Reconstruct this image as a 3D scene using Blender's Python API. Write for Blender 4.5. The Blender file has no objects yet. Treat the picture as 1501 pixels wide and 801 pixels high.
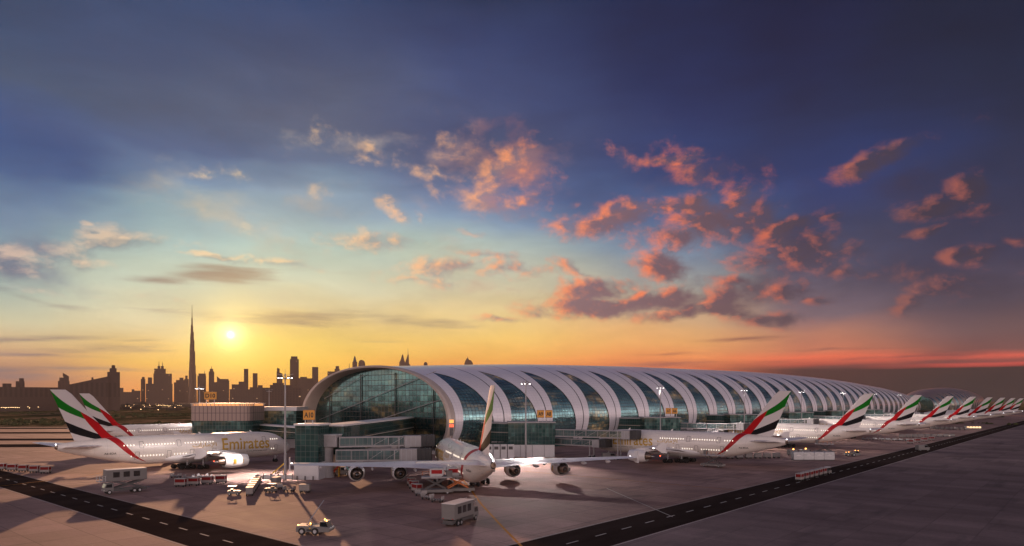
import bpy, bmesh, math, random
from math import radians as R, sin, cos, pi, sqrt, atan2
from mathutils import Vector, Matrix

random.seed(7)
SC = bpy.context.scene
COL = SC.collection

# ------------------------------------------------------------------ camera
# world: X right, Y into the picture, Z up; metres; camera 21 m above the apron
F = 1000.0                     # focal length in photo pixels (photo 1501 x 801)
CH = 21.0
CX, CY = 750.5, 588.0          # vanishing point of the depth axis / horizon row
cam_d = bpy.data.cameras.new('camera')
cam = bpy.data.objects.new('camera', cam_d)
COL.objects.link(cam)
cam.location = (0, 0, CH)
cam.rotation_euler = (R(90), 0, 0)
cam_d.sensor_width = 36
cam_d.lens = 36 * F / 1501
cam_d.shift_y = (CY - 400.5) / 1501
cam_d.clip_start = 0.5
cam_d.clip_end = 60000
SC.camera = cam
SC.view_settings.view_transform = 'Standard'
SC.view_settings.look = 'None'
SC.view_settings.exposure = 0.0
SC.view_settings.gamma = 1
SC.render.film_transparent = False
SC.cycles.max_bounces = 6
SC.cycles.diffuse_bounces = 2
SC.cycles.glossy_bounces = 3
SC.cycles.transmission_bounces = 4
SC.cycles.volume_bounces = 1
SC.cycles.transparent_max_bounces = 8
SC.cycles.caustics_reflective = False
SC.cycles.caustics_refractive = False
SC.cycles.sample_clamp_indirect = 4
SC.cycles.use_denoising = True

def azel(px, py):
    dx, dz = (px - CX) / F, (CY - py) / F
    return math.degrees(math.atan(dx)), math.degrees(math.atan(dz / sqrt(1 + dx * dx)))

def lin(c):
    f = lambda v: (v / 12.92 if v <= 0.04045 else ((v + 0.055) / 1.055) ** 2.4)
    return tuple(f(v / 255.0) for v in c) + (1.0,)

# ------------------------------------------------------------------ node helpers
class NT:
    def __init__(s, nt): s.nt = nt
    def n(s, t, **kw):
        nd = s.nt.nodes.new(t)
        for k, v in kw.items(): setattr(nd, k, v)
        return nd
    def link(s, a, b): s.nt.links.new(a, b)
    def put(s, sock, v):
        if isinstance(v, bpy.types.NodeSocket): s.link(v, sock)
        elif v is not None: sock.default_value = v
    def m(s, op, a, b=None, c=None, clamp=False):
        nd = s.n('ShaderNodeMath', operation=op, use_clamp=clamp)
        for i, v in enumerate((a, b, c)): s.put(nd.inputs[i], v)
        return nd.outputs[0]
    def vm(s, op, a, b=None, out=0):
        nd = s.n('ShaderNodeVectorMath', operation=op)
        s.put(nd.inputs[0], a)
        if b is not None: s.put(nd.inputs['Scale' if op == 'SCALE' else 1], b)
        return nd.outputs[out]
    def mr(s, v, a, b, c=0.0, d=1.0, kind='LINEAR'):
        nd = s.n('ShaderNodeMapRange', interpolation_type=kind)
        for i, x in enumerate((v, a, b, c, d)): s.put(nd.inputs[i], x)
        return nd.outputs[0]
    def mix(s, f, a, b, mode='MIX'):
        nd = s.n('ShaderNodeMix', data_type='RGBA', blend_type=mode)
        s.put(nd.inputs[0], f); s.put(nd.inputs[6], a); s.put(nd.inputs[7], b)
        return nd.outputs[2]
    def noise(s, vec, scale, detail=4, rough=0.55, out=0, dist=0.0):
        nd = s.n('ShaderNodeTexNoise')
        s.put(nd.inputs['Vector'], vec)
        nd.inputs['Scale'].default_value = scale; nd.inputs['Detail'].default_value = detail
        nd.inputs['Roughness'].default_value = rough; nd.inputs['Distortion'].default_value = dist
        return nd.outputs[out]
    def ramp(s, f, stops, interp='LINEAR'):
        nd = s.n('ShaderNodeValToRGB'); r = nd.color_ramp; r.interpolation = interp
        while len(r.elements) < len(stops): r.elements.new(0.5)
        for e, (p, c) in zip(r.elements, stops):
            e.position = p
        for e, (p, c) in zip(r.elements, stops):
            e.color = c
        s.put(nd.inputs[0], f)
        return nd.outputs[0]
    def xyz(s, x, y, z=0.0):
        nd = s.n('ShaderNodeCombineXYZ')
        for i, v in enumerate((x, y, z)): s.put(nd.inputs[i], v)
        return nd.outputs[0]
    def sep(s, v):
        nd = s.n('ShaderNodeSeparateXYZ'); s.put(nd.inputs[0], v); return nd.outputs

# ------------------------------------------------------------------ sky (world)
SUN_AZ, SUN_EL = azel(338, 491)
world = bpy.data.worlds.new('World'); SC.world = world
world.use_nodes = True
wnt = world.node_tree; wnt.nodes.clear()
W = NT(wnt)
tc = W.n('ShaderNodeTexCoord').outputs['Generated']
sx, sy, sz = W.sep(tc)
az = W.m('MULTIPLY', W.m('ARCTAN2', sx, sy), 180 / pi)
el = W.m('MULTIPLY', W.m('ARCSINE', sz), 180 / pi)
P = W.xyz(az, el)
# soft drift of the gradients so that they are not ruler straight
dr = W.noise(W.xyz(W.m('MULTIPLY', az, 0.6), W.m('MULTIPLY', el, 1.6)), 0.055, 4, 0.55, out=1)
drx, dry, drz = W.sep(dr)
damp = W.mr(el, 0.0, 14.0, 0.05, 1.0)
az2 = W.m('ADD', az, W.m('MULTIPLY', W.m('SUBTRACT', drx, 0.5), W.m('MULTIPLY', damp, 22.0)))
el2 = W.m('ADD', el, W.m('MULTIPLY', W.m('SUBTRACT', dry, 0.5), W.m('MULTIPLY', damp, 11.0)))
ELMAX = 40.0
def column(px, rows):
    st = []
    for y, c in rows:
        st.append((max(0.0, azel(px, y)[1]) / ELMAX, lin(c)))
    st.sort(key=lambda t: t[0])
    return st
cols = [
 (10, [(588,(150,100,78)),(560,(165,118,98)),(545,(172,130,110)),(522,(214,168,126)),(495,(222,196,150)),(460,(206,206,172)),(415,(168,190,180)),(370,(132,158,168)),(325,(118,142,168)),(275,(70,98,142)),(235,(60,86,132)),(185,(74,90,132)),(110,(82,90,116)),(0,(66,78,108))]),
 (250, [(588,(236,140,70)),(560,(240,165,92)),(530,(248,196,98)),(500,(244,208,132)),(465,(222,212,170)),(425,(206,216,192)),(370,(176,198,194)),(320,(160,176,182)),(270,(140,152,176)),(215,(100,108,142)),(150,(92,94,118)),(80,(78,84,114)),(0,(66,78,112))]),
 (430, [(588,(240,150,70)),(560,(246,178,76)),(530,(252,204,88)),(505,(254,218,112)),(470,(232,208,144)),(430,(216,216,186)),(380,(190,204,190)),(330,(180,188,188)),(285,(164,170,184)),(235,(118,120,146)),(170,(104,100,122)),(90,(80,84,116)),(0,(60,74,112))]),
 (700, [(588,(214,100,66)),(560,(238,128,72)),(540,(248,150,78)),(520,(252,186,92)),(492,(252,208,116)),(460,(240,212,146)),(420,(220,206,168)),(375,(192,196,186)),(325,(148,160,182)),(280,(124,130,164)),(225,(96,94,124)),(150,(76,80,118)),(80,(58,66,104)),(0,(44,56,88))]),
 (980, [(588,(128,66,54)),(545,(214,108,76)),(525,(246,152,92)),(500,(250,180,110)),(475,(242,186,126)),(430,(176,172,158)),(380,(134,150,170)),(320,(94,112,150)),(250,(56,72,118)),(170,(44,56,98)),(90,(36,48,86)),(0,(30,42,76))]),
 (1180, [(588,(50,38,44)),(540,(68,44,50)),(532,(184,84,72)),(520,(246,116,84)),(508,(206,122,94)),(480,(184,124,104)),(450,(118,102,114)),(400,(78,82,108)),(330,(58,68,104)),(260,(48,64,112)),(170,(40,50,84)),(90,(34,42,74)),(0,(28,36,66))]),
 (1440, [(588,(42,40,48)),(560,(34,36,46)),(538,(44,38,46)),(533,(216,82,74)),(527,(120,70,70)),(519,(226,96,80)),(510,(124,80,80)),(480,(108,84,90)),(440,(70,68,88)),(380,(52,58,86)),(300,(46,54,84)),(200,(42,48,74)),(100,(36,44,68)),(0,(30,38,60))]),
]
elr = W.m('DIVIDE', el2, ELMAX, clamp=True)
elraw = W.m('DIVIDE', el, ELMAX, clamp=True)
base = None; prev_az = None
for px, rows in cols:
    a = azel(px, 588)[0]
    c = W.ramp(elr, column(px, rows))
    if base is None: base = c
    else: base = W.mix(W.mr(az2, prev_az, a, kind='SMOOTHSTEP'), base, c)
    prev_az = a
hi_ = W.mix(W.mr(el, 9.0, 24.0), (1, 1, 1, 1), (0.66, 0.86, 1.0, 1))
base = W.mix(W.mr(az, -14.0, 20.0, 0.0, 0.85), base, W.mix(1.0, base, hi_, 'MULTIPLY'))
base = W.mix(1.0, base, W.mix(W.mr(el, 8.0, 18.0), (1, 1, 1, 1), (0.66, 0.93, 1.0, 1)), 'MULTIPLY')
# sky behind the camera: unseen rose-lavender fill, brighter than any real dusk glow
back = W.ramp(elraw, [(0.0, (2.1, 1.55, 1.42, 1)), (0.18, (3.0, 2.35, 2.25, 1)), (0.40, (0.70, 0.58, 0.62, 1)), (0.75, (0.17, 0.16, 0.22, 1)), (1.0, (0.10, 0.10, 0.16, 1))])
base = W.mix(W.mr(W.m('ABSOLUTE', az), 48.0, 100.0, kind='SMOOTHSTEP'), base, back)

# --- cumulus: list of (px, py, rx, ry, tilt, strength)
CUM = [(30,372,80,24,0,1.0),(110,385,60,14,-6,.6),(190,350,62,16,4,.95),(128,332,12,7,0,.8),
 (285,300,75,16,-6,.75),(370,330,60,18,-14,.8),(460,285,32,26,-20,.55),(410,385,60,7,-4,.8),(308,371,42,3.2,2,1.0),
 (350,249,22,9,0,.95),(300,255,60,14,4,.4),(528,214,66,20,0,.8),(640,253,42,8,-10,1.25),(735,240,78,38,-8,1.0),(690,288,52,24,-20,.9),
 (577,306,32,11,-24,1.0),(770,298,42,17,0,.85),(620,318,20,8,-40,.6),(545,352,66,15,4,.8),(655,388,74,14,6,1.1),(700,372,40,7,-6,.8),(745,396,50,11,0,.9),(610,410,80,10,0,.6),
 (690,338,24,6,0,.55),(845,296,26,12,0,.7),(890,322,66,20,8,1.35),(925,300,30,14,0,.9),(1012,304,52,20,-6,1.4),(985,345,62,22,-10,1.3),(1040,330,50,34,-30,1.2),(1030,262,60,30,-30,.85),(1085,300,60,36,-40,.9),
 (965,396,36,20,-10,1.25),(830,388,30,10,-30,.9),(880,424,66,18,0,1.5),(905,446,118,17,2,1.6),(1010,458,90,12,2,1.2),(1062,440,46,24,0,1.25),(1115,466,48,14,0,1.0),(1190,440,30,9,0,.7),
 (1150,336,58,12,18,1.4),(1205,321,38,6,6,.9),(1105,378,60,22,-10,1.0),(1180,372,70,34,-10,1.0),(1235,395,46,20,0,.7),(1082,410,22,9,0,1.2),(1130,420,62,20,0,1.05),
 (1290,234,72,15,14,1.15),(1240,244,30,7,10,.8),(1404,278,26,28,20,1.2),(1372,308,52,14,-4,1.25),(1368,338,36,8,0,1.2),(1420,375,30,15,0,1.35),(1318,450,25,14,0,1.35),(1488,352,28,7,0,.9),
 (1400,420,110,22,0,.5),(1290,400,90,26,0,.45),(730,466,36,5,0,.85),(955,232,100,16,-12,.55),(1040,238,50,14,0,.6),(60,430,60,12,-12,.45),(150,445,60,8,-20,.4),(255,440,70,10,4,.4)]
CUM = [(a, b, c, d, t, st * ((1.2 if b > 335 else 0.88) if a < 800 else (1.18 if b > 380 else 1.04))) for a, b, c, d, t, st in CUM]
def make_group(name, blobs, nsx, nsy, nscale, detail, rough, wsc, wamp, mk, nk, hi):
    g = bpy.data.node_groups.new(name, 'ShaderNodeTree')
    g.interface.new_socket('P', in_out='INPUT', socket_type='NodeSocketVector')
    g.interface.new_socket('D', in_out='OUTPUT', socket_type='NodeSocketFloat')
    G = NT(g)
    gi = G.n('NodeGroupInput').outputs[0]
    wn = G.noise(gi, wsc, 3, 0.6, out=1)
    Pw = G.vm('ADD', gi, G.vm('MULTIPLY', G.vm('SUBTRACT', wn, (0.5, 0.5, 0.5)), (wamp * 1.6, wamp, 0)))
    acc = None
    for (px, py, rx, ry, tilt, st) in blobs:
        a, e = azel(px, py)
        a2, e2 = azel(px + rx, py); a3, e3 = azel(px, py - ry)
        mp = G.n('ShaderNodeMapping', vector_type='TEXTURE')
        if acc is None: G.link(Pw, mp.inputs[0])
        else:      # serial order keeps the shader's stack small
            q = G.n('ShaderNodeVectorMath', operation='MULTIPLY_ADD')
            G.link(acc, q.inputs[0]); q.inputs[1].default_value = (1e-9, 1e-9, 1e-9); G.link(Pw, q.inputs[2])
            G.link(q.outputs[0], mp.inputs[0])
        mp.inputs['Location'].default_value = (a, e, 0)
        mp.inputs['Rotation'].default_value = (0, 0, R(tilt))
        mp.inputs['Scale'].default_value = (a2 - a, max(0.12, e3 - e), 1)
        ln = G.vm('LENGTH', mp.outputs[0], out=1)
        v = G.m('MULTIPLY_ADD', ln, -0.62 * max(1, st), st)
        acc = v if acc is None else G.m('MAXIMUM', acc, v)
    acc = G.m('MAXIMUM', acc, -1.0)
    nz = G.noise(G.vm('MULTIPLY', gi, (nsx, nsy, 1)), nscale, detail, rough, dist=0.15)
    d = G.m('ADD', G.m('MULTIPLY', acc, mk), G.m('MULTIPLY', G.m('SUBTRACT', nz, 0.5), nk))
    d = G.mr(d, 0.02, hi, kind='SMOOTHSTEP')
    go = G.n('NodeGroupOutput'); G.link(d, go.inputs[0])
    return g
azr = W.mr(az, -38, 38)
gc = make_group('cloud_heap', CUM, 1.0, 1.45, 0.27, 7, 0.62, 0.22, 2.0, 0.62, 2.1, 0.78)
def dens(group, vec):
    nd = W.n('ShaderNodeGroup'); nd.node_tree = group; W.link(vec, nd.inputs[0]); return nd.outputs[0]
d0 = dens(gc, P)
# direction towards the sun from each point of the sky
to = W.vm('NORMALIZE', W.vm('SUBTRACT', (SUN_AZ - 10, SUN_EL + 9, 0), P))
d1 = dens(gc, W.vm('ADD', P, W.vm('MULTIPLY', to, (0.8, 0.6, 0))))
edge = W.m('MULTIPLY', W.m('SUBTRACT', d0, d1), 1.0)
rel = W.noise(W.vm('MULTIPLY', P, (1, 1.5, 1)), 0.7, 4, 0.6)
thick = W.mr(d0, 0.25, 1.0, 0.0, 1.0)
lit = W.m('ADD', W.m('ADD', W.m('MULTIPLY', edge, 1.7), 0.46), W.m('MULTIPLY', W.m('SUBTRACT', rel, 0.5), 1.5))
lit = W.m('SUBTRACT', lit, W.m('MULTIPLY', thick, W.mr(azr, 0.35, 0.72, 0.12, 0.66)), clamp=True)
litc = W.ramp(azr, [(0.0, lin((226,196,178))), (0.22, lin((246,214,164))), (0.42, lin((252,188,138))), (0.52, lin((250,150,104))), (0.66, lin((246,128,88))), (0.76, lin((206,106,84))), (0.88, lin((146,90,86))), (0.96, lin((168,92,84))), (1.0, lin((110,72,80)))])
shc = W.ramp(azr, [(0.0, lin((92,108,136))), (0.22, lin((158,164,158))), (0.42, lin((164,150,150))), (0.52, lin((140,112,124))), (0.68, lin((108,84,96))), (0.8, lin((70,62,80))), (1.0, lin((50,50,70)))])
# low clouds near the sun are warmer, high ones cooler
ccol = W.mix(lit, shc, litc)
opac = W.mr(azr, 0.0, 0.55, 0.74, 0.95)
# --- soft veils: (px, py, rx, ry, tilt, strength)
VEI = [(740,236,80,40,-8,1.5),(690,290,70,26,-10,1.0),(540,212,70,18,0,.9),(560,212,80,22,0,.7),(1060,300,90,60,-35,1.0),(970,235,110,26,-10,.6),(1160,378,110,46,-10,1.5),(1105,428,90,30,0,1.6),(1215,405,60,30,0,1.2),(1020,440,70,20,0,1.0),(1090,300,60,60,-40,1.1),(1330,270,130,60,0,.7),(1400,410,120,40,0,.7),(1250,360,90,60,0,.6),
 (30,398,120,20,-4,1.7),(70,370,60,20,-4,1.0),(300,310,110,34,-10,1.0),(400,350,90,34,-16,.9),(460,290,50,34,-20,.8),(150,345,60,20,0,.8),(250,430,150,20,4,.6),(600,360,110,30,0,.6),(690,420,120,18,0,.5)]
gv = make_group('cloud_veil', VEI, 0.8, 1.4, 0.3, 6, 0.58, 0.14, 1.8, 0.42, 1.7, 0.95)
v0 = dens(gv, P)
veic = W.ramp(azr, [(0.0, lin((82,98,130))), (0.07, lin((110,122,146))), (0.17, lin((206,194,166))), (0.38, lin((186,168,158))), (0.49, lin((208,130,112))), (0.56, lin((150,116,124))), (0.68, lin((84,74,98))), (0.8, lin((58,54,76))), (1.0, lin((46,46,64)))])
sky = W.mix(W.m('MULTIPLY', v0, 0.78), base, veic)
sky = W.mix(W.m('MULTIPLY', d0, opac), sky, ccol)
# --- long flat streaks close to the horizon
STR = [(332,405,66,11,0,1.9),(228,410,60,7,4,1.3),(60,440,90,6,-10,.9),(40,497,90,5,2,1.2),(150,513,100,7,4,1.3),(60,520,90,4,-2,.9),(90,540,150,5,0,1.1),(40,552,100,7,0,1.2),(200,500,60,4,8,.6),
 (455,468,130,9,0,1.4),(585,470,80,8,-2,1.2),(320,464,60,4,0,.8),(1140,528,90,6,2,1.2),(1080,497,70,4,4,.9),(1330,522,160,4,0,1.0),(1250,536,200,4,0,1.0),(980,520,60,3,0,.7),(560,500,80,4,0,.5),(1000,533,120,4,0,.9),(1200,512,90,3,0,.7),
 (500,402,120,6,0,.35),(260,452,120,5,3,.4)]
gs = make_group('cloud_streak', STR, 0.22, 2.2, 0.5, 6, 0.55, 0.12, 0.9, 0.5, 1.7, 0.8)
s0 = dens(gs, P)
strc = W.ramp(azr, [(0.0, lin((112,112,126))), (0.2, lin((156,134,118))), (0.4, lin((166,150,124))), (0.55, lin((170,140,120))), (0.66, lin((150,92,84))), (0.85, lin((84,64,70))), (1.0, lin((70,60,70)))])
sky = W.mix(W.m('MULTIPLY', s0, 0.85), sky, strc)
# thin fine veil structure over everything
vn = W.noise(W.vm('MULTIPLY', P, (0.5, 1.7, 1)), 0.16, 6, 0.6, dist=0.4)
vf = W.mr(vn, 0.28, 0.74, 0.86, 1.14)
sky = W.mix(1.0, sky, W.n('ShaderNodeCombineColor').outputs[0] if False else W.xyz(vf, vf, vf), 'MULTIPLY')
# --- sun disc and its glow
sd = Vector((sin(R(SUN_AZ)) * cos(R(SUN_EL)), cos(R(SUN_AZ)) * cos(R(SUN_EL)), sin(R(SUN_EL))))
dot = W.vm('DOT_PRODUCT', tc, tuple(sd), out=1)
ang = W.m('MULTIPLY', W.m('ARCCOSINE', W.m('MINIMUM', dot, 1.0)), 180 / pi)
def glow(width, amp, col):
    g = W.m('POWER', 2.71828, W.m('MULTIPLY', W.m('POWER', W.m('DIVIDE', ang, width), 2.0), -1.0))
    return W.mix(1.0, (0, 0, 0, 1), W.vm('SCALE', col, W.m('MULTIPLY', g, amp)), 'ADD')
for wd, am, cl in ((7.5, 0.12, (1.0, 0.62, 0.14)), (2.6, 0.42, (1.0, 0.8, 0.22)), (0.95, 0.7, (1.0, 0.85, 0.5)), (0.23, 2.0, (1.0, 0.93, 0.75))):
    sky = W.mix(1.0, sky, glow(wd, am, cl), 'ADD')
# below the horizon: dim ground bounce
sky = W.mix(W.mr(el, -0.6, 0.0), (0.06, 0.045, 0.04, 1), sky)
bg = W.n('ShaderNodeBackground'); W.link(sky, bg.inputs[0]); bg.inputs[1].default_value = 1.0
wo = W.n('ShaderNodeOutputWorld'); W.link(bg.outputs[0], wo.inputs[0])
world.cycles.sampling_method = 'MANUAL'
world.cycles.sample_map_resolution = 1024

sun_d = bpy.data.lights.new('sun', 'SUN'); sun = bpy.data.objects.new('sun', sun_d); COL.objects.link(sun)
sun_d.energy = 5.0; sun_d.angle = R(0.5); sun_d.color = (1.0, 0.53, 0.29)
sl_ = Vector((sin(R(SUN_AZ)) * cos(R(8.2)), cos(R(SUN_AZ)) * cos(R(8.2)), sin(R(8.2))))
sun.rotation_euler = sl_.to_track_quat('Z', 'Y').to_euler()

# ------------------------------------------------------------------ frame of the airport
AL = atan2(0.755, 0.656)                       # heading of the long axis (u); v is 90 degrees left of it
UX, UY = cos(AL), sin(AL)
def uv(u, v, z=0.0): return Vector((u * UX - v * UY, u * UY + v * UX, z))
def gpt(px, py, h=0.0):                        # photo pixel of a point at height h -> world position
    z = (CH - h) * F / (py - CY)
    return Vector(((px - CX) / F * z, z, h))

# ------------------------------------------------------------------ mesh helpers
class MB:
    def __init__(s): s.v = []; s.f = []; s.mi = []; s.uv = None
    def add(s, vs, fs, m=0):
        b = len(s.v); s.v += [tuple(p) for p in vs]
        for f in fs: s.f.append(tuple(b + i for i in f)); s.mi.append(m)
        return s
    def box(s, x0, x1, y0, y1, z0, z1, m=0, t=1.0):
        cx, cy = (x0 + x1) / 2, (y0 + y1) / 2
        q = lambda x, y: (cx + (x - cx) * t, cy + (y - cy) * t, z1)
        return s.add([(x0, y0, z0), (x1, y0, z0), (x1, y1, z0), (x0, y1, z0), q(x0, y0), q(x1, y0), q(x1, y1), q(x0, y1)],
                     [(3, 2, 1, 0), (4, 5, 6, 7), (0, 1, 5, 4), (1, 2, 6, 5), (2, 3, 7, 6), (3, 0, 4, 7)], m)
    def cb(s, x, y, z, dx, dy, dz, m=0): return s.box(x - dx / 2, x + dx / 2, y - dy / 2, y + dy / 2, z, z + dz, m)
    def tube(s, p0, p1, r0, r1=None, n=10, m=0, caps=True):
        p0, p1 = Vector(p0), Vector(p1); r1 = r0 if r1 is None else r1
        d = (p1 - p0).normalized(); a = d.orthogonal().normalized(); b = d.cross(a)
        vs = []
        for p, r in ((p0, r0), (p1, r1)):
            for i in range(n):
                t = 2 * pi * i / n; vs.append(p + (a * cos(t) + b * sin(t)) * r)
        fs = [(i, (i + 1) % n, n + (i + 1) % n, n + i) for i in range(n)]
        if caps: fs += [tuple(range(n))[::-1], tuple(range(n, 2 * n))]
        return s.add(vs, fs, m)
    def bar(s, p0, p1, w, h=None, m=0):          # square bar between two points
        p0, p1 = Vector(p0), Vector(p1); h = h or w
        d = (p1 - p0).normalized(); a = d.cross(Vector((0, 0, 1)))
        a = Vector((1, 0, 0)) if a.length < 1e-4 else a.normalized(); b = a.cross(d)
        vs = [p + a * sx * w / 2 + b * sz * h / 2 for p in (p0, p1) for sx, sz in ((-1, -1), (1, -1), (1, 1), (-1, 1))]
        return s.add(vs, [(0, 1, 2, 3)[::-1], (4, 5, 6, 7), (0, 1, 5, 4), (1, 2, 6, 5), (2, 3, 7, 6), (3, 0, 4, 7)], m)
    def lathe(s, prof, c=(0, 0, 0), axis='x', n=24, m=0):   # prof: (along, radius)
        vs = []
        for a, r in prof:
            for i in range(n):
                t = 2 * pi * i / n
                o = (a, r * cos(t), r * sin(t)) if axis == 'x' else ((r * cos(t), r * sin(t), a) if axis == 'z' else (r * cos(t), a, r * sin(t)))
                vs.append((c[0] + o[0], c[1] + o[1], c[2] + o[2]))
        fs = [(j * n + i, j * n + (i + 1) % n, (j + 1) * n + (i + 1) % n, (j + 1) * n + i) for j in range(len(prof) - 1) for i in range(n)]
        return s.add(vs, fs, m)
    def prism(s, poly, y0, y1, m=0):             # poly in (x, z), extruded along y
        n = len(poly)
        vs = [(x, y0, z) for x, z in poly] + [(x, y1, z) for x, z in poly]
        return s.add(vs, [tuple(range(n)), tuple(range(n, 2 * n))[::-1]] + [(i, n + i, n + (i + 1) % n, (i + 1) % n) for i in range(n)], m)
    def grid(s, rows, m=0, closed=False):
        n = len(rows[0]); vs = [p for r in rows for p in r]
        k = n if closed else n - 1
        return s.add(vs, [(j * n + i, j * n + (i + 1) % n, (j + 1) * n + (i + 1) % n, (j + 1) * n + i) for j in range(len(rows) - 1) for i in range(k)], m)
    def build(s, name, mats, parent=None, smooth=False, uvs=None, loc=None, rotz=None, bevel=0.0):
        me = bpy.data.meshes.new(name); me.from_pydata(s.v, [], s.f)
        for mt in (mats if isinstance(mats, (list, tuple)) else [mats]): me.materials.append(mt)
        if any(s.mi): me.polygons.foreach_set('material_index', s.mi)
        if uvs:
            ul = me.uv_layers.new(name='UVMap')
            for l in me.loops: ul.data[l.index].uv = uvs[l.vertex_index]
        bm = bmesh.new(); bm.from_mesh(me); bmesh.ops.recalc_face_normals(bm, faces=bm.faces); bm.to_mesh(me); bm.free()
        if smooth: me.shade_smooth()
        if smooth == 'auto': me.set_sharp_from_angle(angle=R(35))
        me.update()
        o = bpy.data.objects.new(name, me); COL.objects.link(o)
        if parent: o.parent = parent
        if loc is not None: o.location = loc
        if rotz is not None: o.rotation_euler = (0, 0, rotz)
        if bevel:
            b = o.modifiers.new('bevel', 'BEVEL'); b.width = bevel; b.segments = 2; b.limit_method = 'ANGLE'
        return o

def tag(o, label=None, cat=None, group=None, kind=None):
    if label: o['label'] = label
    if cat: o['category'] = cat
    if group: o['group'] = group
    if kind: o['kind'] = kind
    return o
def thing(name, label, cat, loc, rotz=0.0, group=None):
    o = bpy.data.objects.new(name, None); COL.objects.link(o)
    o.location = loc; o.rotation_euler = (0, 0, rotz); o.empty_display_size = 1
    return tag(o, label, cat, group)
def copy_tree(o, parent=None):
    c = o.copy(); COL.objects.link(c)
    if parent: c.parent = parent
    for ch in list(KIDS.get(o.name, [])) or list(o.children): copy_tree(ch, c)
    return c
KIDS = {}
def dup(o, loc, rotz, label, group=None):
    c = copy_tree(o); c.location = loc; c.rotation_euler = (0, 0, rotz); tag(c, label, None, group); return c

# ------------------------------------------------------------------ materials
def mat(name, col, rough=0.5, metal=0.0, spec=0.5, emit=None, es=0.0, coat=0.0, trans=0.0, alpha=1.0, var=0.0, vs=0.6):
    m = bpy.data.materials.new(name); m.use_nodes = True
    b = m.node_tree.nodes['Principled BSDF']; T = NT(m.node_tree)
    c4 = tuple(col) + (1,)
    b.inputs['Base Color'].default_value = c4
    b.inputs['Roughness'].default_value = rough; b.inputs['Metallic'].default_value = metal
    b.inputs['Specular IOR Level'].default_value = spec; b.inputs['Coat Weight'].default_value = coat
    b.inputs['Transmission Weight'].default_value = trans; b.inputs['Alpha'].default_value = alpha
    if emit: b.inputs['Emission Color'].default_value = tuple(emit) + (1,); b.inputs['Emission Strength'].default_value = es
    if var:
        co = T.n('ShaderNodeTexCoord').outputs['Object']
        nz = T.noise(co, vs, 5, 0.6)
        f = T.mr(nz, 0.3, 0.7, 1 - var, 1 + var)
        T.link(T.mix(1.0, c4, T.xyz(f, f, f), 'MULTIPLY'), b.inputs['Base Color'])
        T.link(T.mr(nz, 0.3, 0.7, max(0.03, rough - 0.08), min(1, rough + 0.12)), b.inputs['Roughness'])
    return m
M = {}
M['paint'] = mat('aircraft_white', (0.84, 0.80, 0.77), 0.32, coat=0.25, var=0.04, vs=0.25)
def skin_mat():
    m = bpy.data.materials.new('aircraft_skin'); m.use_nodes = True
    b = m.node_tree.nodes['Principled BSDF']; T = NT(m.node_tree)
    co = T.n('ShaderNodeTexCoord').outputs['Object']; x, y, z = T.sep(co)
    fr = T.m('LESS_THAN', T.m('FRACT', T.m('DIVIDE', x, 3.1)), 0.02)
    lg = T.m('LESS_THAN', T.m('FRACT', T.m('DIVIDE', T.m('ADD', z, 0.55), 2.05)), 0.022)
    gr = T.noise(T.vm('MULTIPLY', co, (0.25, 1.0, 1.6)), 0.5, 6, 0.65)
    low = T.mr(z, 1.8, 5.0, 0.80, 1.0)
    f = T.m('MULTIPLY', T.mr(gr, 0.3, 0.7, 0.90, 1.04), 1.0)
    c = T.mix(1.0, (0.82, 0.75, 0.68, 1), T.xyz(f, f, f), 'MULTIPLY')
    st = T.noise(T.vm('MULTIPLY', co, (0.12, 2.0, 2.0)), 0.9, 5, 0.6)
    c = T.mix(T.m('MULTIPLY', T.mr(st, 0.55, 0.75), T.m('MULTIPLY', T.mr(z, 5.5, 2.0, 0.0, 0.35), 1.0)), c, (0.30, 0.26, 0.23, 1))
    c = T.mix(T.m('MULTIPLY', T.m('MAXIMUM', fr, lg), 0.30), c, (0.30, 0.28, 0.27, 1))
    T.link(c, b.inputs['Base Color']); T.link(T.mr(gr, 0.3, 0.7, 0.24, 0.42), b.inputs['Roughness']); b.inputs['Coat Weight'].default_value = 0.25
    return m
M['skin'] = skin_mat()
M['grey'] = mat('aircraft_grey', (0.42, 0.42, 0.43), 0.35, var=0.06)
M['metal'] = mat('bare_metal', (0.55, 0.53, 0.50), 0.25, metal=0.9)
M['hotmetal'] = mat('exhaust_metal', (0.30, 0.22, 0.17), 0.35, metal=0.9)
M['dark'] = mat('dark_grey', (0.03, 0.03, 0.033), 0.5)
M['rubber'] = mat('rubber', (0.015, 0.014, 0.014), 0.75)
M['gold'] = mat('gold_lettering', (0.56, 0.34, 0.045), 0.4, metal=0.0)
M['red'] = mat('red_paint', (0.42, 0.010, 0.014), 0.45, spec=0.3)
M['cabinlight'] = mat('lit_cabin_window', (0.9, 0.85, 0.75), 0.3, emit=(1.0, 0.88, 0.72), es=1.5)
M['dimwin'] = mat('dim_cabin_window', (0.06, 0.06, 0.07), 0.2)
M['outline'] = mat('door_outline', (0.25, 0.22, 0.20), 0.5)
M['glassdark'] = mat('dark_glass', (0.015, 0.02, 0.022), 0.06, spec=0.9, coat=0.6)
M['steel'] = mat('painted_steel', (0.36, 0.34, 0.34), 0.5, var=0.12)
M['steeld'] = mat('dark_steel', (0.09, 0.085, 0.085), 0.55, metal=0.2)
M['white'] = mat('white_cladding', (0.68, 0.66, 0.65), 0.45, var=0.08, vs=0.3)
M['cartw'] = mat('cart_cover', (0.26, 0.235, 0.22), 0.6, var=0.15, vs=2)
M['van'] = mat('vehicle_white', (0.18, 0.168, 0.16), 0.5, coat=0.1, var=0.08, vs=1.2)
M['yellow'] = mat('yellow_paint', (0.62, 0.36, 0.03), 0.5)
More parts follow.
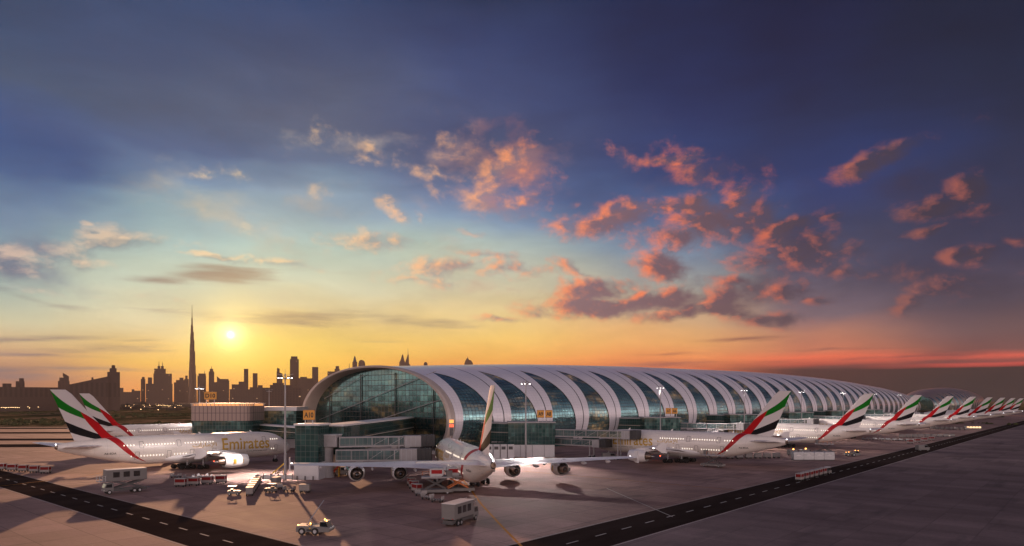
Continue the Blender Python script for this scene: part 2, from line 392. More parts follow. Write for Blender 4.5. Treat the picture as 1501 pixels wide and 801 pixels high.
M['orange'] = mat('orange_paint', (0.60, 0.16, 0.03), 0.5)
M['lampw'] = mat('floodlight_lens', (1, 1, 1), 0.3, emit=(1.0, 0.93, 0.92), es=14)
M['amber'] = mat('amber_beacon', (1, .5, .1), 0.3, emit=(1.0, 0.38, 0.08), es=12)
M['redlamp'] = mat('red_beacon', (1, .1, .05), 0.3, emit=(1.0, 0.10, 0.04), es=10)
M['black'] = mat('black_lettering', (0.02, 0.015, 0.01), 0.5)
M['signo'] = mat('orange_sign_face', (0.50, 0.20, 0.025), 0.45, emit=(1.0, 0.42, 0.05), es=0.10)
M['alu'] = mat('container_aluminium', (0.46, 0.46, 0.47), 0.35, metal=0.55, var=0.1, vs=2)
M['linew'] = mat('white_road_paint', (0.48, 0.44, 0.40), 0.9, spec=0.03, var=0.15, vs=2)
M['liney'] = mat('yellow_road_paint', (0.50, 0.21, 0.035), 0.9, spec=0.03, var=0.2, vs=1)

def glass_grid(name, base, cu, cv, lw, linecol, rough=0.07, metal=0.55, warm=0.0, uvmap=True, seed=0.0, tilt=0.03):
    """glazing: cells of cu x cv metres with mullions; every pane leans a hair its own way"""
    m = bpy.data.materials.new(name); m.use_nodes = True
    b = m.node_tree.nodes['Principled BSDF']; T = NT(m.node_tree)
    tcn = T.n('ShaderNodeTexCoord')
    if uvmap: x, y, _ = T.sep(tcn.outputs['UV'])
    else:
        X, Y, Z = T.sep(tcn.outputs['Object']); x = T.m('ADD', X, Y); y = Z
    fu, fv = T.m('DIVIDE', x, cu), T.m('DIVIDE', y, cv)
    line = T.m('MAXIMUM', T.m('LESS_THAN', T.m('FRACT', fu), lw / cu), T.m('LESS_THAN', T.m('FRACT', fv), lw / cv))
    cell = T.xyz(T.m('FLOOR', fu), T.m('FLOOR', fv), seed)
    wn = T.n('ShaderNodeTexWhiteNoise'); T.link(cell, wn.inputs[0])
    big = T.noise(T.xyz(T.m('MULTIPLY', x, 0.045), T.m('MULTIPLY', y, 0.16)), 1.0, 4, 0.6)
    tint = T.ramp(big, [(0.32, tuple(c * 0.35 for c in base) + (1,)), (0.5, tuple(base) + (1,)), (0.68, (base[0] * 1.5, base[1] * 1.35, base[2] * 1.2, 1))])
    tint = T.mix(T.m('MULTIPLY', wn.outputs[0], 0.35), tint, tuple(c * 0.3 for c in base) + (1,))
    T.link(T.mix(line, tint, tuple(linecol) + (1,)), b.inputs['Base Color'])
    T.link(T.m('MULTIPLY', T.m('SUBTRACT', 1.0, line), metal), b.inputs['Metallic'])
    T.link(T.m('ADD', T.m('MULTIPLY', line, 0.4), rough), b.inputs['Roughness'])
    ge = T.n('ShaderNodeNewGeometry').outputs['Normal']
    nn = T.vm('NORMALIZE', T.vm('ADD', ge, T.vm('SCALE', T.vm('SUBTRACT', wn.outputs[1], (0.5, 0.5, 0.5)), tilt)))
    T.link(nn, b.inputs['Normal'])
    b.inputs['Specular IOR Level'].default_value = 0.8
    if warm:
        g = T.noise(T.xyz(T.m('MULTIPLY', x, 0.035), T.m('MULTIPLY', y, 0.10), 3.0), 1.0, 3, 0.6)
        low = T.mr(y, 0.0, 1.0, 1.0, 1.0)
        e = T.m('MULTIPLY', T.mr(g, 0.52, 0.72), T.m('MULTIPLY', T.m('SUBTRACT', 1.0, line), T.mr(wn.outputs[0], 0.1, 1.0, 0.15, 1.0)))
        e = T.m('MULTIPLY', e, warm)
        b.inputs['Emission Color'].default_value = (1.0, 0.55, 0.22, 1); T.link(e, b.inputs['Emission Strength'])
    return m
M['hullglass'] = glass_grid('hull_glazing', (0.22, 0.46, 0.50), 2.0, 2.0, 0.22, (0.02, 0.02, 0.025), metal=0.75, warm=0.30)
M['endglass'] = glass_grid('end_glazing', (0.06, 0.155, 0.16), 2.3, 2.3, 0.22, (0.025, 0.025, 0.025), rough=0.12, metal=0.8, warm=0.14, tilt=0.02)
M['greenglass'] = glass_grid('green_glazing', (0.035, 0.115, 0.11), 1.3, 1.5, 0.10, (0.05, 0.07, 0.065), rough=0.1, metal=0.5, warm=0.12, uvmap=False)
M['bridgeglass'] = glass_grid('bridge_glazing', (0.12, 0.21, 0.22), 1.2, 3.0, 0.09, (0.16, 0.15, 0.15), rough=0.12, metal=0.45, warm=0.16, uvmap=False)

def band_mat(name='roof_panels', colr=(0.88, 0.84, 0.87, 1)):
    m = bpy.data.materials.new(name); m.use_nodes = True
    b = m.node_tree.nodes['Principled BSDF']; T = NT(m.node_tree)
    x, y, _ = T.sep(T.n('ShaderNodeTexCoord').outputs['UV'])
    seam = T.m('LESS_THAN', T.m('ABSOLUTE', T.m('SUBTRACT', T.m('FRACT', T.m('ADD', T.m('DIVIDE', x, BAY), 0.5)), 0.5)), 0.011)
    fine = T.m('MAXIMUM', T.m('LESS_THAN', T.m('FRACT', T.m('DIVIDE', y, 1.6)), 0.06), T.m('LESS_THAN', T.m('FRACT', T.m('DIVIDE', x, 2.0)), 0.05))
    nz = T.noise(T.xyz(x, y, 0), 0.05, 4, 0.6)
    f = T.mr(nz, 0.3, 0.7, 0.88, 1.06)
    c = T.mix(1.0, colr, T.xyz(f, f, f), 'MULTIPLY')
    c = T.mix(T.m('MULTIPLY', fine, 0.35), c, (0.30, 0.28, 0.32, 1))
    c = T.mix(seam, c, (0.03, 0.03, 0.04, 1))
    T.link(c, b.inputs['Base Color'])
    b.inputs['Roughness'].default_value = 0.32; b.inputs['Metallic'].default_value = 0.1; b.inputs['Coat Weight'].default_value = 0.2
    return m
BAY = 28.0
M['band'] = band_mat(); M['band_hazed'] = band_mat('hazed_roof_panels', (0.26, 0.19, 0.16, 1))  # second roof's brown puts the dimming of distant haze into its panel colour
M['rim'] = mat('rim_cladding', (0.55, 0.46, 0.40), 0.4, metal=0.15, var=0.06, vs=0.1)

def text_mesh(txt, size=1.0, extrude=0.0, bold=0.012):
    cu = bpy.data.curves.new('t', 'FONT'); cu.body = txt; cu.size = size; cu.extrude = extrude; cu.resolution_u = 4; cu.offset = bold
    cu.align_x = 'CENTER'
    o = bpy.data.objects.new('t', cu); COL.objects.link(o)
    dg = bpy.context.evaluated_depsgraph_get(); me = bpy.data.meshes.new_from_object(o.evaluated_get(dg))
    bpy.data.objects.remove(o); bpy.data.curves.remove(cu)
    return me
def text_on(parent, name, txt, width, height, m, loc, rot):
    """flat raised lettering, its centre at loc; rot = Euler of the plane (local x reads right, y up)"""
    me = text_mesh(txt, 1.0, 0.0, 0.035); xs = [v.co.x for v in me.vertices]; ys = [v.co.y for v in me.vertices]
    x0, x1, y0, y1 = min(xs), max(xs), min(ys), max(ys)
    for v in me.vertices:
        v.co.x = ((v.co.x - x0) / (x1 - x0) - 0.5) * width; v.co.y = ((v.co.y - y0) / (y1 - y0) - 0.5) * height
    me.materials.clear(); me.materials.append(m)
    o = bpy.data.objects.new(name, me); COL.objects.link(o); o.parent = parent; o.location = loc; o.rotation_euler = rot
    return o

# ------------------------------------------------------------------ ground
def concrete(name='apron_concrete', ca=(0.33, 0.21, 0.18, 1), cb=(0.50, 0.325, 0.275, 1), jm=0.5):
    m = bpy.data.materials.new(name); m.use_nodes = True
    b = m.node_tree.nodes['Principled BSDF']; T = NT(m.node_tree)
    co = T.n('ShaderNodeTexCoord').outputs['Object']
    x, y, z = T.sep(co)
    j = T.m('MAXIMUM', T.m('LESS_THAN', T.m('FRACT', T.m('DIVIDE', x, 7.5)), 0.022), T.m('LESS_THAN', T.m('FRACT', T.m('DIVIDE', y, 7.5)), 0.022))
    cell = T.xyz(T.m('FLOOR', T.m('DIVIDE', x, 7.5)), T.m('FLOOR', T.m('DIVIDE', y, 7.5)))
    wn = T.n('ShaderNodeTexWhiteNoise'); T.link(cell, wn.inputs[0])
    big = T.noise(co, 0.012, 5, 0.6); mid = T.noise(T.vm('MULTIPLY', co, (1, 0.35, 1)), 0.09, 6, 0.65); fine = T.noise(co, 1.6, 5, 0.7)
    c = T.mix(T.mr(big, 0.3, 0.7), ca, cb)
    f = T.m('MULTIPLY', T.mr(mid, 0.3, 0.72, 0.62, 1.2), T.m('MULTIPLY', T.mr(fine, 0.3, 0.7, 0.9, 1.1), T.mr(wn.outputs[0], 0, 1, 0.82, 1.08)))
    c = T.mix(1.0, c, T.xyz(f, f, f), 'MULTIPLY')
    # tyre and oil marks, stretched along the taxi direction
    tm = T.noise(T.vm('MULTIPLY', co, (0.25, 1.0, 1)), 0.16, 5, 0.6)
    c = T.mix(T.m('MULTIPLY', T.mr(tm, 0.56, 0.74), 0.6), c, (0.07, 0.06, 0.06, 1))
    c = T.mix(T.m('MULTIPLY', j, jm), c, (0.06, 0.05, 0.05, 1))
    T.link(c, b.inputs['Base Color'])
    T.link(T.mr(mid, 0.3, 0.7, 0.80, 0.95), b.inputs['Roughness']); b.inputs['Specular IOR Level'].default_value = 0.06
    bp = T.n('ShaderNodeBump'); bp.inputs['Strength'].default_value = 0.12; bp.inputs['Distance'].default_value = 0.05
    T.link(fine, bp.inputs['Height']); T.link(bp.outputs[0], b.inputs['Normal'])
    return m
def asphalt(name, base, rough=0.6):
    m = bpy.data.materials.new(name); m.use_nodes = True
    b = m.node_tree.nodes['Principled BSDF']; T = NT(m.node_tree)
    co = T.n('ShaderNodeTexCoord').outputs['Object']
    big = T.noise(T.vm('MULTIPLY', co, (0.3, 1, 1)), 0.12, 5, 0.6); fine = T.noise(co, 3.0, 4, 0.7)
    f = T.m('MULTIPLY', T.mr(big, 0.3, 0.7, 0.7, 1.35), T.mr(fine, 0.3, 0.7, 0.85, 1.15))
    T.link(T.mix(1.0, tuple(base) + (1,), T.xyz(f, f, f), 'MULTIPLY'), b.inputs['Base Color'])
    T.link(T.mr(big, 0.3, 0.7, rough - 0.1, rough + 0.12), b.inputs['Roughness']); b.inputs['Specular IOR Level'].default_value = 0.0
    return m
def desert():
    m = bpy.data.materials.new('sandy_scrubland'); m.use_nodes = True
    b = m.node_tree.nodes['Principled BSDF']; T = NT(m.node_tree)
    co = T.n('ShaderNodeTexCoord').outputs['Object']
    a = T.noise(T.vm('MULTIPLY', co, (1, 0.45, 1)), 0.011, 7, 0.65); b2 = T.noise(co, 0.05, 5, 0.65)
    c = T.ramp(a, [(0.36, (0.035, 0.04, 0.018, 1)), (0.48, (0.08, 0.07, 0.035, 1)), (0.56, (0.30, 0.20, 0.12, 1)), (0.7, (0.17, 0.12, 0.07, 1))])
    c = T.mix(T.mr(b2, 0.45, 0.6), c, (0.04, 0.045, 0.02, 1))
    T.link(c, b.inputs['Base Color']); b.inputs['Roughness'].default_value = 0.95; b.inputs['Specular IOR Level'].default_value = 0.0
    return m
M['concrete'] = concrete(); M['asphalt'] = asphalt('road_asphalt', (0.042, 0.030, 0.026), 0.88); M['taxi'] = asphalt('taxiway_asphalt', (0.04, 0.03, 0.028)); M['desert'] = desert()
g = MB(); S = 20000.0
n = 24; rows = []
for j in range(n + 1):
    y = -600 + (S + 600) * (j / n) ** 2
    rows.append([(-S + 2 * S * i / n, y, -0.5) for i in range(n + 1)])
g.grid(rows); tag(g.build('terrain', M['desert']), kind='structure')
# the apron slab: one sheet; local axes follow the airport grid
ap = MB(); pts = [(-620, -560), (1900, -560), (1900, 620), (330, 620), (330, 470), (120, 700), (-620, 700)]
ap.add([(p[0], p[1], 0) for p in pts], [tuple(range(len(pts)))])
tag(ap.build('apron', M['concrete'], rotz=AL), kind='structure')
ed = MB()
for a, b in zip(pts, pts[1:] + pts[:1]): ed.add([(a[0], a[1], -0.002), (b[0], b[1], -0.002), (b[0], b[1], -0.6), (a[0], a[1], -0.6)], [(0, 1, 2, 3)])
tag(ed.build('apron_edge', M['concrete'], rotz=AL), kind='structure')
def strip(name, x0, x1, y0, y1, z, m, rotz=AL, nx=1):
    q = MB(); q.grid([[(x0 + (x1 - x0) * i / nx, y, z) for i in range(nx + 1)] for y in (y0, y1)])
    return tag(q.build(name, m, rotz=rotz), kind='structure')
M['old_concrete'] = concrete('worn_taxiway_surface', (0.17, 0.125, 0.125, 1), (0.30, 0.215, 0.205, 1), 0.3)
strip('taxiway', 54.6, 1850, -540, 53.9, 0.003, M['old_concrete'])
# service roads: one along u (v 54..65), one along v (u 44..54)
strip('service_road', -400, 1850, 54.0, 65.2, 0.006, M['asphalt'])
strip('cross_road', 43.8, 54.4, 65.2, 690, 0.010, M['asphalt'])
strip('cross_road', 43.8, 54.4, -500, 54.0, 0.010, M['asphalt'])
def line(name, pts, w, z, m, rotz=AL):
    q = MB()
    rows = []
    for i, p in enumerate(pts):
        a = Vector(pts[max(0, i - 1)]); b = Vector(pts[min(len(pts) - 1, i + 1)]); d = (b - a).normalized(); nrm = Vector((-d.y, d.x))
        rows.append([(p[0] - nrm.x * w / 2, p[1] - nrm.y * w / 2, z), (p[0] + nrm.x * w / 2, p[1] + nrm.y * w / 2, z)])
    q.grid(rows); return tag(q.build(name, m, rotz=rotz), kind='structure')
for v in (53.7, 65.5): line('road_edge_line', [(54.6, v), (1850, v)], 0.22, 0.014, M['linew'])
for u in (43.5, 54.7): line('road_edge_line', [(u, 65.6), (u, 690)], 0.18, 0.014, M['linew'])
q = MB()
for k in range(230):
    u = 58 + 7.6 * k
    if u < 1800: q.add([(u, 59.5, 0.014), (u + 3.0, 59.5, 0.014), (u + 3.0, 59.8, 0.014), (u, 59.8, 0.014)], [(0, 1, 2, 3)])
for k in range(80):
    v = 67 + 7.6 * k
    q.add([(48.95, v, 0.016), (49.25, v, 0.016), (49.25, v + 3.0, 0.016), (48.95, v + 3.0, 0.016)], [(0, 1, 2, 3)])
tag(q.build('road_dashes', M['linew'], rotz=AL), kind='structure')
# stand lead-in line of the centre aircraft, curving out to the lower edge of the picture
a0 = gpt(690, 718); a1 = gpt(706, 740); a2 = gpt(732, 768); a3 = gpt(775, 812)
line('taxi_line', [(p.x, p.y) for p in (gpt(676, 700), a0, a1, a2, a3, gpt(840, 900))], 0.45, 0.012, M['liney'], 0)
line('stand_line', [(p.x, p.y) for p in (gpt(889, 716), gpt(986, 758))], 0.22, 0.020, M['linew'], 0)
line('stand_line', [(p.x, p.y) for p in (gpt(0, 713), gpt(120, 699), gpt(165, 690))], 0.3, 0.020, M['liney'], 0)
for k in range(9):
    line('stand_line', [(u0, vv) for u0, vv in ((155 + 100 * k + 1, 66), (155 + 100 * k + 1, 150))], 0.35, 0.010, M['liney'])
# far taxiways on the left
for i, (z0, z1) in enumerate(((300, 322), (352, 372), (430, 452), (505, 530))):
    a = Vector((-1000, z0 - 40)); 
    q = MB(); q.add([(-1300, z0 - 30, 0.008 + i * .002), (-150 - i * 30, z0 + 12, 0.008 + i * .002), (-150 - i * 30, z1 + 12, 0.008 + i * .002), (-1300, z1 - 30, 0.008 + i * .002)], [(0, 1, 2, 3)])
    tag(q.build('taxiway', M['taxi']), kind='structure')

# ------------------------------------------------------------------ scrub beyond the apron, far city
rr = random.Random(3)
def scrub():
    b = MB()
    for k in range(5200):
        y = 600 + 2400 * rr.random() ** 1.7
        x = rr.uniform(-0.85, -0.05) * y if rr.random() < 0.85 else rr.uniform(-0.05, 0.95) * y
        cl = sin(x * 0.021) + sin(y * 0.017 + x * 0.006) + rr.uniform(-1.4, 1.4)
        if cl < 0.9: continue
        r = rr.uniform(1.0, 3.2); h = r * rr.uniform(0.7, 1.5)
        for c in range(rr.choice((2, 3, 4))):
            ox, oy, s = rr.uniform(-r, r) * 1.4, rr.uniform(-r, r) * 1.4, rr.uniform(.5, 1)
            n = 6; rows = []
            for t, rad in ((0, .75), (.35, 1.0), (.7, .8), (1, .25)):
                rows.append([(x + ox + cos(2 * pi * i / n) * r * s * rad * rr.uniform(.75, 1.2), y + oy + sin(2 * pi * i / n) * r * s * rad * rr.uniform(.75, 1.2), -0.5 + t * h * s + rr.uniform(-.2, .2)) for i in range(n)])
            b.grid(rows, closed=True)
            k0 = len(b.v); b.f.append(tuple(range(k0 - n, k0))); b.mi.append(0)
    return b
M['leaf'] = mat('scrub_leaves', (0.07, 0.072, 0.03), 0.9, spec=0.1, var=0.4, vs=0.2)
tag(scrub().build('scrub', M['leaf']), 'dry green desert scrub growing beyond the taxiways', 'scrub', kind='stuff')

def facade(name, base, cx, cz, lit=0.06):
    m = bpy.data.materials.new(name); m.use_nodes = True
    b = m.node_tree.nodes['Principled BSDF']; T = NT(m.node_tree)
    X, Y, Z = T.sep(T.n('ShaderNodeTexCoord').outputs['Object'])
    fu = T.m('DIVIDE', T.m('ADD', X, Y), cx); fv = T.m('DIVIDE', Z, cz)
    win = T.m('MULTIPLY', T.m('GREATER_THAN', T.m('FRACT', fu), 0.45), T.m('GREATER_THAN', T.m('FRACT', fv), 0.5))
    wn = T.n('ShaderNodeTexWhiteNoise'); T.link(T.xyz(T.m('FLOOR', fu), T.m('FLOOR', fv)), wn.inputs[0])
    T.link(T.mix(win, tuple(base) + (1,), tuple(c * 0.75 for c in base) + (1,)), b.inputs['Base Color'])
    T.link(T.m('MULTIPLY', win, T.m('MULTIPLY', T.m('GREATER_THAN', wn.outputs[0], 1 - lit), 0.9)), b.inputs['Emission Strength'])
    b.inputs['Emission Color'].default_value = (1.0, 0.6, 0.3, 1)
    b.inputs['Roughness'].default_value = 0.7
    return m
M['city'] = facade('city_facade', (0.10, 0.060, 0.045), 7, 4.2, 0.012)
M['city2'] = facade('city_facade_tall', (0.10, 0.056, 0.04), 5, 8.4, 0.008)
M['hall'] = facade('hall_facade', (0.085, 0.05, 0.038), 9, 60, 0.0)
def skyline(name, label, cat, dist, tiers, depth=None, spires=(), m='city', group='city buildings on the skyline'):
    """tiers: (px0, px1, ytop) or (px0, px1, ytop_left, ytop_right); each a storey block of the building, wings first"""
    xs = [t[0] for t in tiers] + [t[1] for t in tiers]
    pc = (min(xs) + max(xs)) / 2; X = (pc - CX) / F * dist
    aa = atan2(X, dist); ca = cos(aa)
    t0 = thing(name, label, cat, (X, dist, -0.5), -aa, group)
    for i, t in enumerate(tiers):
        x0 = (t[0] - pc) / F * dist * ca; x1 = (t[1] - pc) / F * dist * ca
        h = lambda y: CH + (CY - y) / F * dist + 0.5
        hl = h(t[2]); hr = h(t[3]) if len(t) > 3 else hl
        w = x1 - x0; dp = depth or max(18, min(w, 60)); dp *= (1 - 0.07 * i)
        b = MB(); b.add([(x0, -dp / 2, 0), (x1, -dp / 2, 0), (x1, dp / 2, 0), (x0, dp / 2, 0), (x0, -dp / 2, hl), (x1, -dp / 2, hr), (x1, dp / 2, hr), (x0, dp / 2, hl)],
                        [(3, 2, 1, 0), (4, 5, 6, 7), (0, 1, 5, 4), (1, 2, 6, 5), (2, 3, 7, 6), (3, 0, 4, 7)])
        b.build('tower_block', M[m], t0)
    for (sx, y0, y1, r) in spires:
        h = lambda y: CH + (CY - y) / F * dist + 0.5
        MB().tube(((sx - pc) / F * dist * ca, 0, h(y0) - 2), ((sx - pc) / F * dist * ca, 0, h(y1)), r, r * 0.25, 6).build('spire', M['steeld'], t0)
    return t0
B = 'building'
skyline('terminal_building', 'long low terminal with pilasters at the far left edge', B, 1500, [(-40, 86, 568), (4, 17, 563), (23, 36, 559.5), (28, 35, 555)], 60, m='hall')
skyline('office_tower', 'tower with a slanted knife-like top beside the long terminal', B, 1650, [(85, 102, 559), (87, 101, 554), (92, 101, 547, 552)], 30)
skyline('exhibition_hall', 'wedge-shaped hall whose roof climbs to a stepped tower', B, 1450, [(101, 159, 565, 552), (134, 137, 554), (157.5, 176, 545.5), (161, 171, 540), (164, 169, 535.5)], 50, m='hall')
skyline('apartment_block', 'low jagged block right of the stepped tower', B, 3000, [(176, 181, 569), (181, 196, 575), (193, 197, 571), (197, 206, 573)], 40)
skyline('office_tower', 'slim round-topped tower left of the twin-spired tower', B, 3600, [(206.5, 213, 556), (208, 212, 553)], 30)
skyline('office_tower', 'broad stepped tower block with twin spires left of the tallest tower', B, 3500, [(214, 253, 563), (217, 223, 554), (225, 252, 548), (226, 243, 541), (231, 235, 537), (236, 240, 537)], 60, [(233, 537, 530, 2), (238.3, 537, 530.5, 2)])
skyline('office_tower', 'low stepped block between the twin-spired tower and the tallest tower', B, 3900, [(255, 270, 561), (258, 270, 557.5), (263, 269, 554)], 40)
skyline('office_tower', 'small peaked tower at the foot of the tallest tower', B, 4300, [(270, 276.5, 556), (271.5, 275, 551)], 40)
def burj():
    dist = 6000; X = (281.5 - CX) / F * dist
    t0 = thing('skyscraper', 'tallest tower of the skyline, a stepped needle left of the sun', 'skyscraper', (X, dist, -0.5), R(20), 'city buildings on the skyline')
    for k in range(3):
        b = MB(); a = R(120 * k + 10)
        for j, (r, y) in enumerate(((37, 572), (33, 548), (29, 536), (25, 515), (19, 499), (14, 487))):
            hh = CH + (CY - (y - k * 5)) / F * dist
            cx, cy = cos(a) * r * 0.55, sin(a) * r * 0.55
            b.tube((cx, cy, j * 0.01), (cx, cy, hh), r * 0.52, r * 0.48, 12)
        b.build('wing', M['city2'], t0)
    b = MB()
    for r0, r1, y0, y1 in ((17, 15, 588, 495), (11, 9, 500, 478), (6.5, 5, 480, 466), (3.2, 1.0, 468, 447)):
        b.tube((0, 0, CH + (CY - y0) / F * dist), (0, 0, CH + (CY - y1) / F * dist), r0, r1, 12)
    b.build('spire', M['city2'], t0)
burj()
skyline('office_tower', 'square tower with an antenna just right of the tallest tower', B, 4200, [(289.5, 302, 551), (291, 301.5, 548)], 50, [(300, 548, 543, 2)])
skyline('office_tower', 'tower with a tall crown and mast below the sun', B, 4200, [(306, 314, 545), (307.5, 312.5, 541)], 40, [(310, 541, 536.5, 2)])
skyline('office_tower', 'wide low tower with a pitched peak below the sun', B, 3800, [(314, 336, 561, 558), (318, 335, 556), (318, 324, 552, 557)], 50)
skyline('apartment_block', 'long low apartment mass between two pairs of thin towers', B, 3000, [(337, 386, 571), (340, 362, 564), (350, 358, 560), (366, 384, 568)], 60)
skyline('office_tower', 'thin rectangular tower rising behind the orange gate sign', B, 3900, [(357.5, 364, 541)], 26)
skyline('office_tower', 'second thin rectangular tower, slightly shorter, right of the gate sign', B, 3900, [(370.5, 377.5, 547.5), (378, 385, 565)], 26)
skyline('apartment_block', 'dark wide block filling the skyline left of the concourse arch', B, 1700, [(384, 442, 569), (396, 428, 565), (400, 416, 562)], 60)
skyline('office_tower', 'tower with a notched top left of the tall chamfered tower', B, 3800, [(405.5, 414, 545, 548), (406, 410, 539.5, 541)], 30)
skyline('office_tower', 'tall chamfered tower standing just left of the concourse arch', B, 3600, [(425, 438, 527), (426.5, 436, 523)], 40)
skyline('office_block', 'broad flat block between the chamfered tower and the arch', B, 3600, [(436, 462, 555), (440, 450, 553)], 50)
skyline('office_tower', 'short square tower just above the left shoulder of the arch', B, 3600, [(457.5, 466.5, 538.5)], 36)
skyline('office_block', 'small stepped rooftop peeping over the rim of the arch', B, 3800, [(480, 492, 545), (490.5, 498, 541), (492, 497, 537)], 36)
skyline('office_tower', 'slender tower with a sharply pointed crown above the arch', B, 5200, [(516.5, 523.7, 531)], 36, [(520, 531.5, 522.5, 16), (512, 545, 533, 4)])
def round_top(px0, px1, ytop, ysh, dist, label, name='office_tower'):
    pc = (px0 + px1) / 2; w = (px1 - px0) / F * dist
    t0 = thing(name, label, B, ((pc - CX) / F * dist, dist, -0.5), 0, 'city buildings on the skyline')
    h = lambda y: CH + (CY - y) / F * dist + 0.5
    poly = [(-w / 2, 0), (w / 2, 0)] + [(w / 2 * cos(a), h(ysh) + (h(ytop) - h(ysh)) * sin(a)) for a in [pi * i / 12 for i in range(13)]]
    MB().prism(poly, -18, 18).build('tower_block', M['city'], t0); return t0
round_top(526, 534.5, 528, 534, 5200, 'tower with a rounded crown right of the pointed one above the arch')
dist = 5600; tt = thing('twin_tower', 'pair of sail-shaped towers with a mast above the concourse roof', B, ((594 - CX) / F * dist, dist, -0.5), 0, 'city buildings on the skyline')
h = lambda y: CH + (CY - y) / F * dist + 0.5
X_ = lambda px: (px - 594) / F * dist
MB().prism([(X_(586), 0), (X_(595), 0), (X_(595), h(534)), (X_(592), h(528)), (X_(590.3), h(520)), (X_(588), h(528)), (X_(586), h(532))], -25, 20).build('tower_block', M['city'], tt)
MB().prism([(X_(594), 0), (X_(602), 0), (X_(602), h(537)), (X_(599), h(533)), (X_(598.4), h(520)), (X_(595), h(530))], -20, 25).build('tower_block', M['city'], tt)
MB().tube((X_(598), 0, h(522)), (X_(598), 0, h(511.5)), 3, 1, 6).build('spire', M['steeld'], tt)
round_top(621.5, 626.5, 531, 535, 5600, 'tiny domed rooftop in the gap right of the sail-shaped towers', 'office_block').rotation_euler.z = 0.0
tt = thing('curved_hotel', 'hotel with a curved sail-like roof above the middle of the concourse', B, ((687 - CX) / F * dist, dist, -0.5), 0, 'city buildings on the skyline')
X_ = lambda px: (px - 687) / F * dist
MB().prism([(X_(681), 0), (X_(693), 0), (X_(693), h(533)), (X_(691), h(529)), (X_(687.5), h(528)), (X_(685.6), h(524.5)), (X_(682.5), h(529)), (X_(681), h(533))], -25, 25).build('tower_block', M['city'], tt)
MB().tube((X_(685.6), 0, h(526)), (X_(685.6), 0, h(522.5)), 2, 1, 6).build('spire', M['steeld'], tt)
M['district'] = facade('district_facade', (0.035, 0.025, 0.02), 6, 3.6, 0.015)
# low district between the scrub and the towers
kinds = [('two-storey', 1), ('flat-roofed', 2), ('pale', 3)]
b_i = 0
for k in range(95):
    dist = rr.uniform(1500, 3300); px = rr.uniform(-30, 470)
    if 395 < px < 470 and dist < 1700: continue
    w = rr.uniform(18, 60); hh = rr.uniform(4, 9) + (dist > 2400) * rr.uniform(0, 9)
    t = MB(); t.box(-w / 2, w / 2, -12, 12, 0, hh)
    if rr.random() < .7:
        a = rr.uniform(-w / 2, w / 4); t.box(a, a + w * .22, -8, 8, hh + .003, hh + rr.uniform(2, 6))
    o = t.build('low_building', M['district'], loc=((px - CX) / F * dist, dist, -0.5))
    tag(o, 'small flat-roofed building of the low district in front of the skyline', B, 'small flat-roofed buildings of the low district')
# street lights of the district
lm = mat('street_light_glow', (1, .7, .4), 0.4, emit=(1.0, 0.62, 0.28), es=9)
proto = None
spots = [(230 + 2.2 * j, 1750) for j in range(16)] + [(2 + 2.6 * j, 1235) for j in range(11)] + [(200 + 2 * j, 1900) for j in range(6)]
for k in range(46 + len(spots)):
    dist = rr.uniform(900, 2600); px = rr.choice((rr.uniform(0, 60), rr.uniform(170, 300), rr.uniform(170, 420)))
    if k >= 46: px, dist = spots[k - 46]
    loc = ((px - CX) / F * dist, dist, -0.5)
    if proto is None:
        proto = thing('street_lamp', 'lit street lamp in the dark district beyond the scrub', 'street lamp', loc, 0, 'lit street lamps beyond the scrub')
        MB().tube((0, 0, 0), (0, 0, 9.5), 0.12, 0.07, 6).build('pole', M['steeld'], proto)
        MB().lathe([(9.4, 0.01), (9.5, 0.5), (9.8, 0.5), (9.95, 0.01)], axis='z', n=8).build('lamp_head', lm, proto)
    else: dup(proto, loc, 0, 'lit street lamp in the dark district beyond the scrub')

# ------------------------------------------------------------------ the concourse
def lerp(a, b, t): return a + (b - a) * t
def interp(tab, x):
    if x <= tab[0][0]: return tab[0][1]
    for (a, va), (b, vb) in zip(tab, tab[1:]):
        if x <= b: return va + (vb - va) * (0.5 - 0.5 * cos(pi * (x - a) / (b - a)) if False else (x - a) / (b - a))
    return tab[-1][1]
def smooth_tab(tab, x):
    # Catmull-Rom through the table
    n = len(tab)
    if x <= tab[0][0]: return tab[0][1]
    if x >= tab[-1][0]: return tab[-1][1]
    for i in range(n - 1):
        if x <= tab[i + 1][0]:
            t = (x - tab[i][0]) / (tab[i + 1][0] - tab[i][0])
            p1, p2 = tab[i][1], tab[i + 1][1]
            p0 = tab[i - 1][1] if i else 2 * p1 - p2; p3 = tab[i + 2][1] if i + 2 < n else 2 * p2 - p1
            return 0.5 * (2 * p1 + (p2 - p0) * t + (2 * p0 - 5 * p1 + 4 * p2 - p3) * t * t + (3 * p1 - 3 * p2 + p3 - p0) * t ** 3)
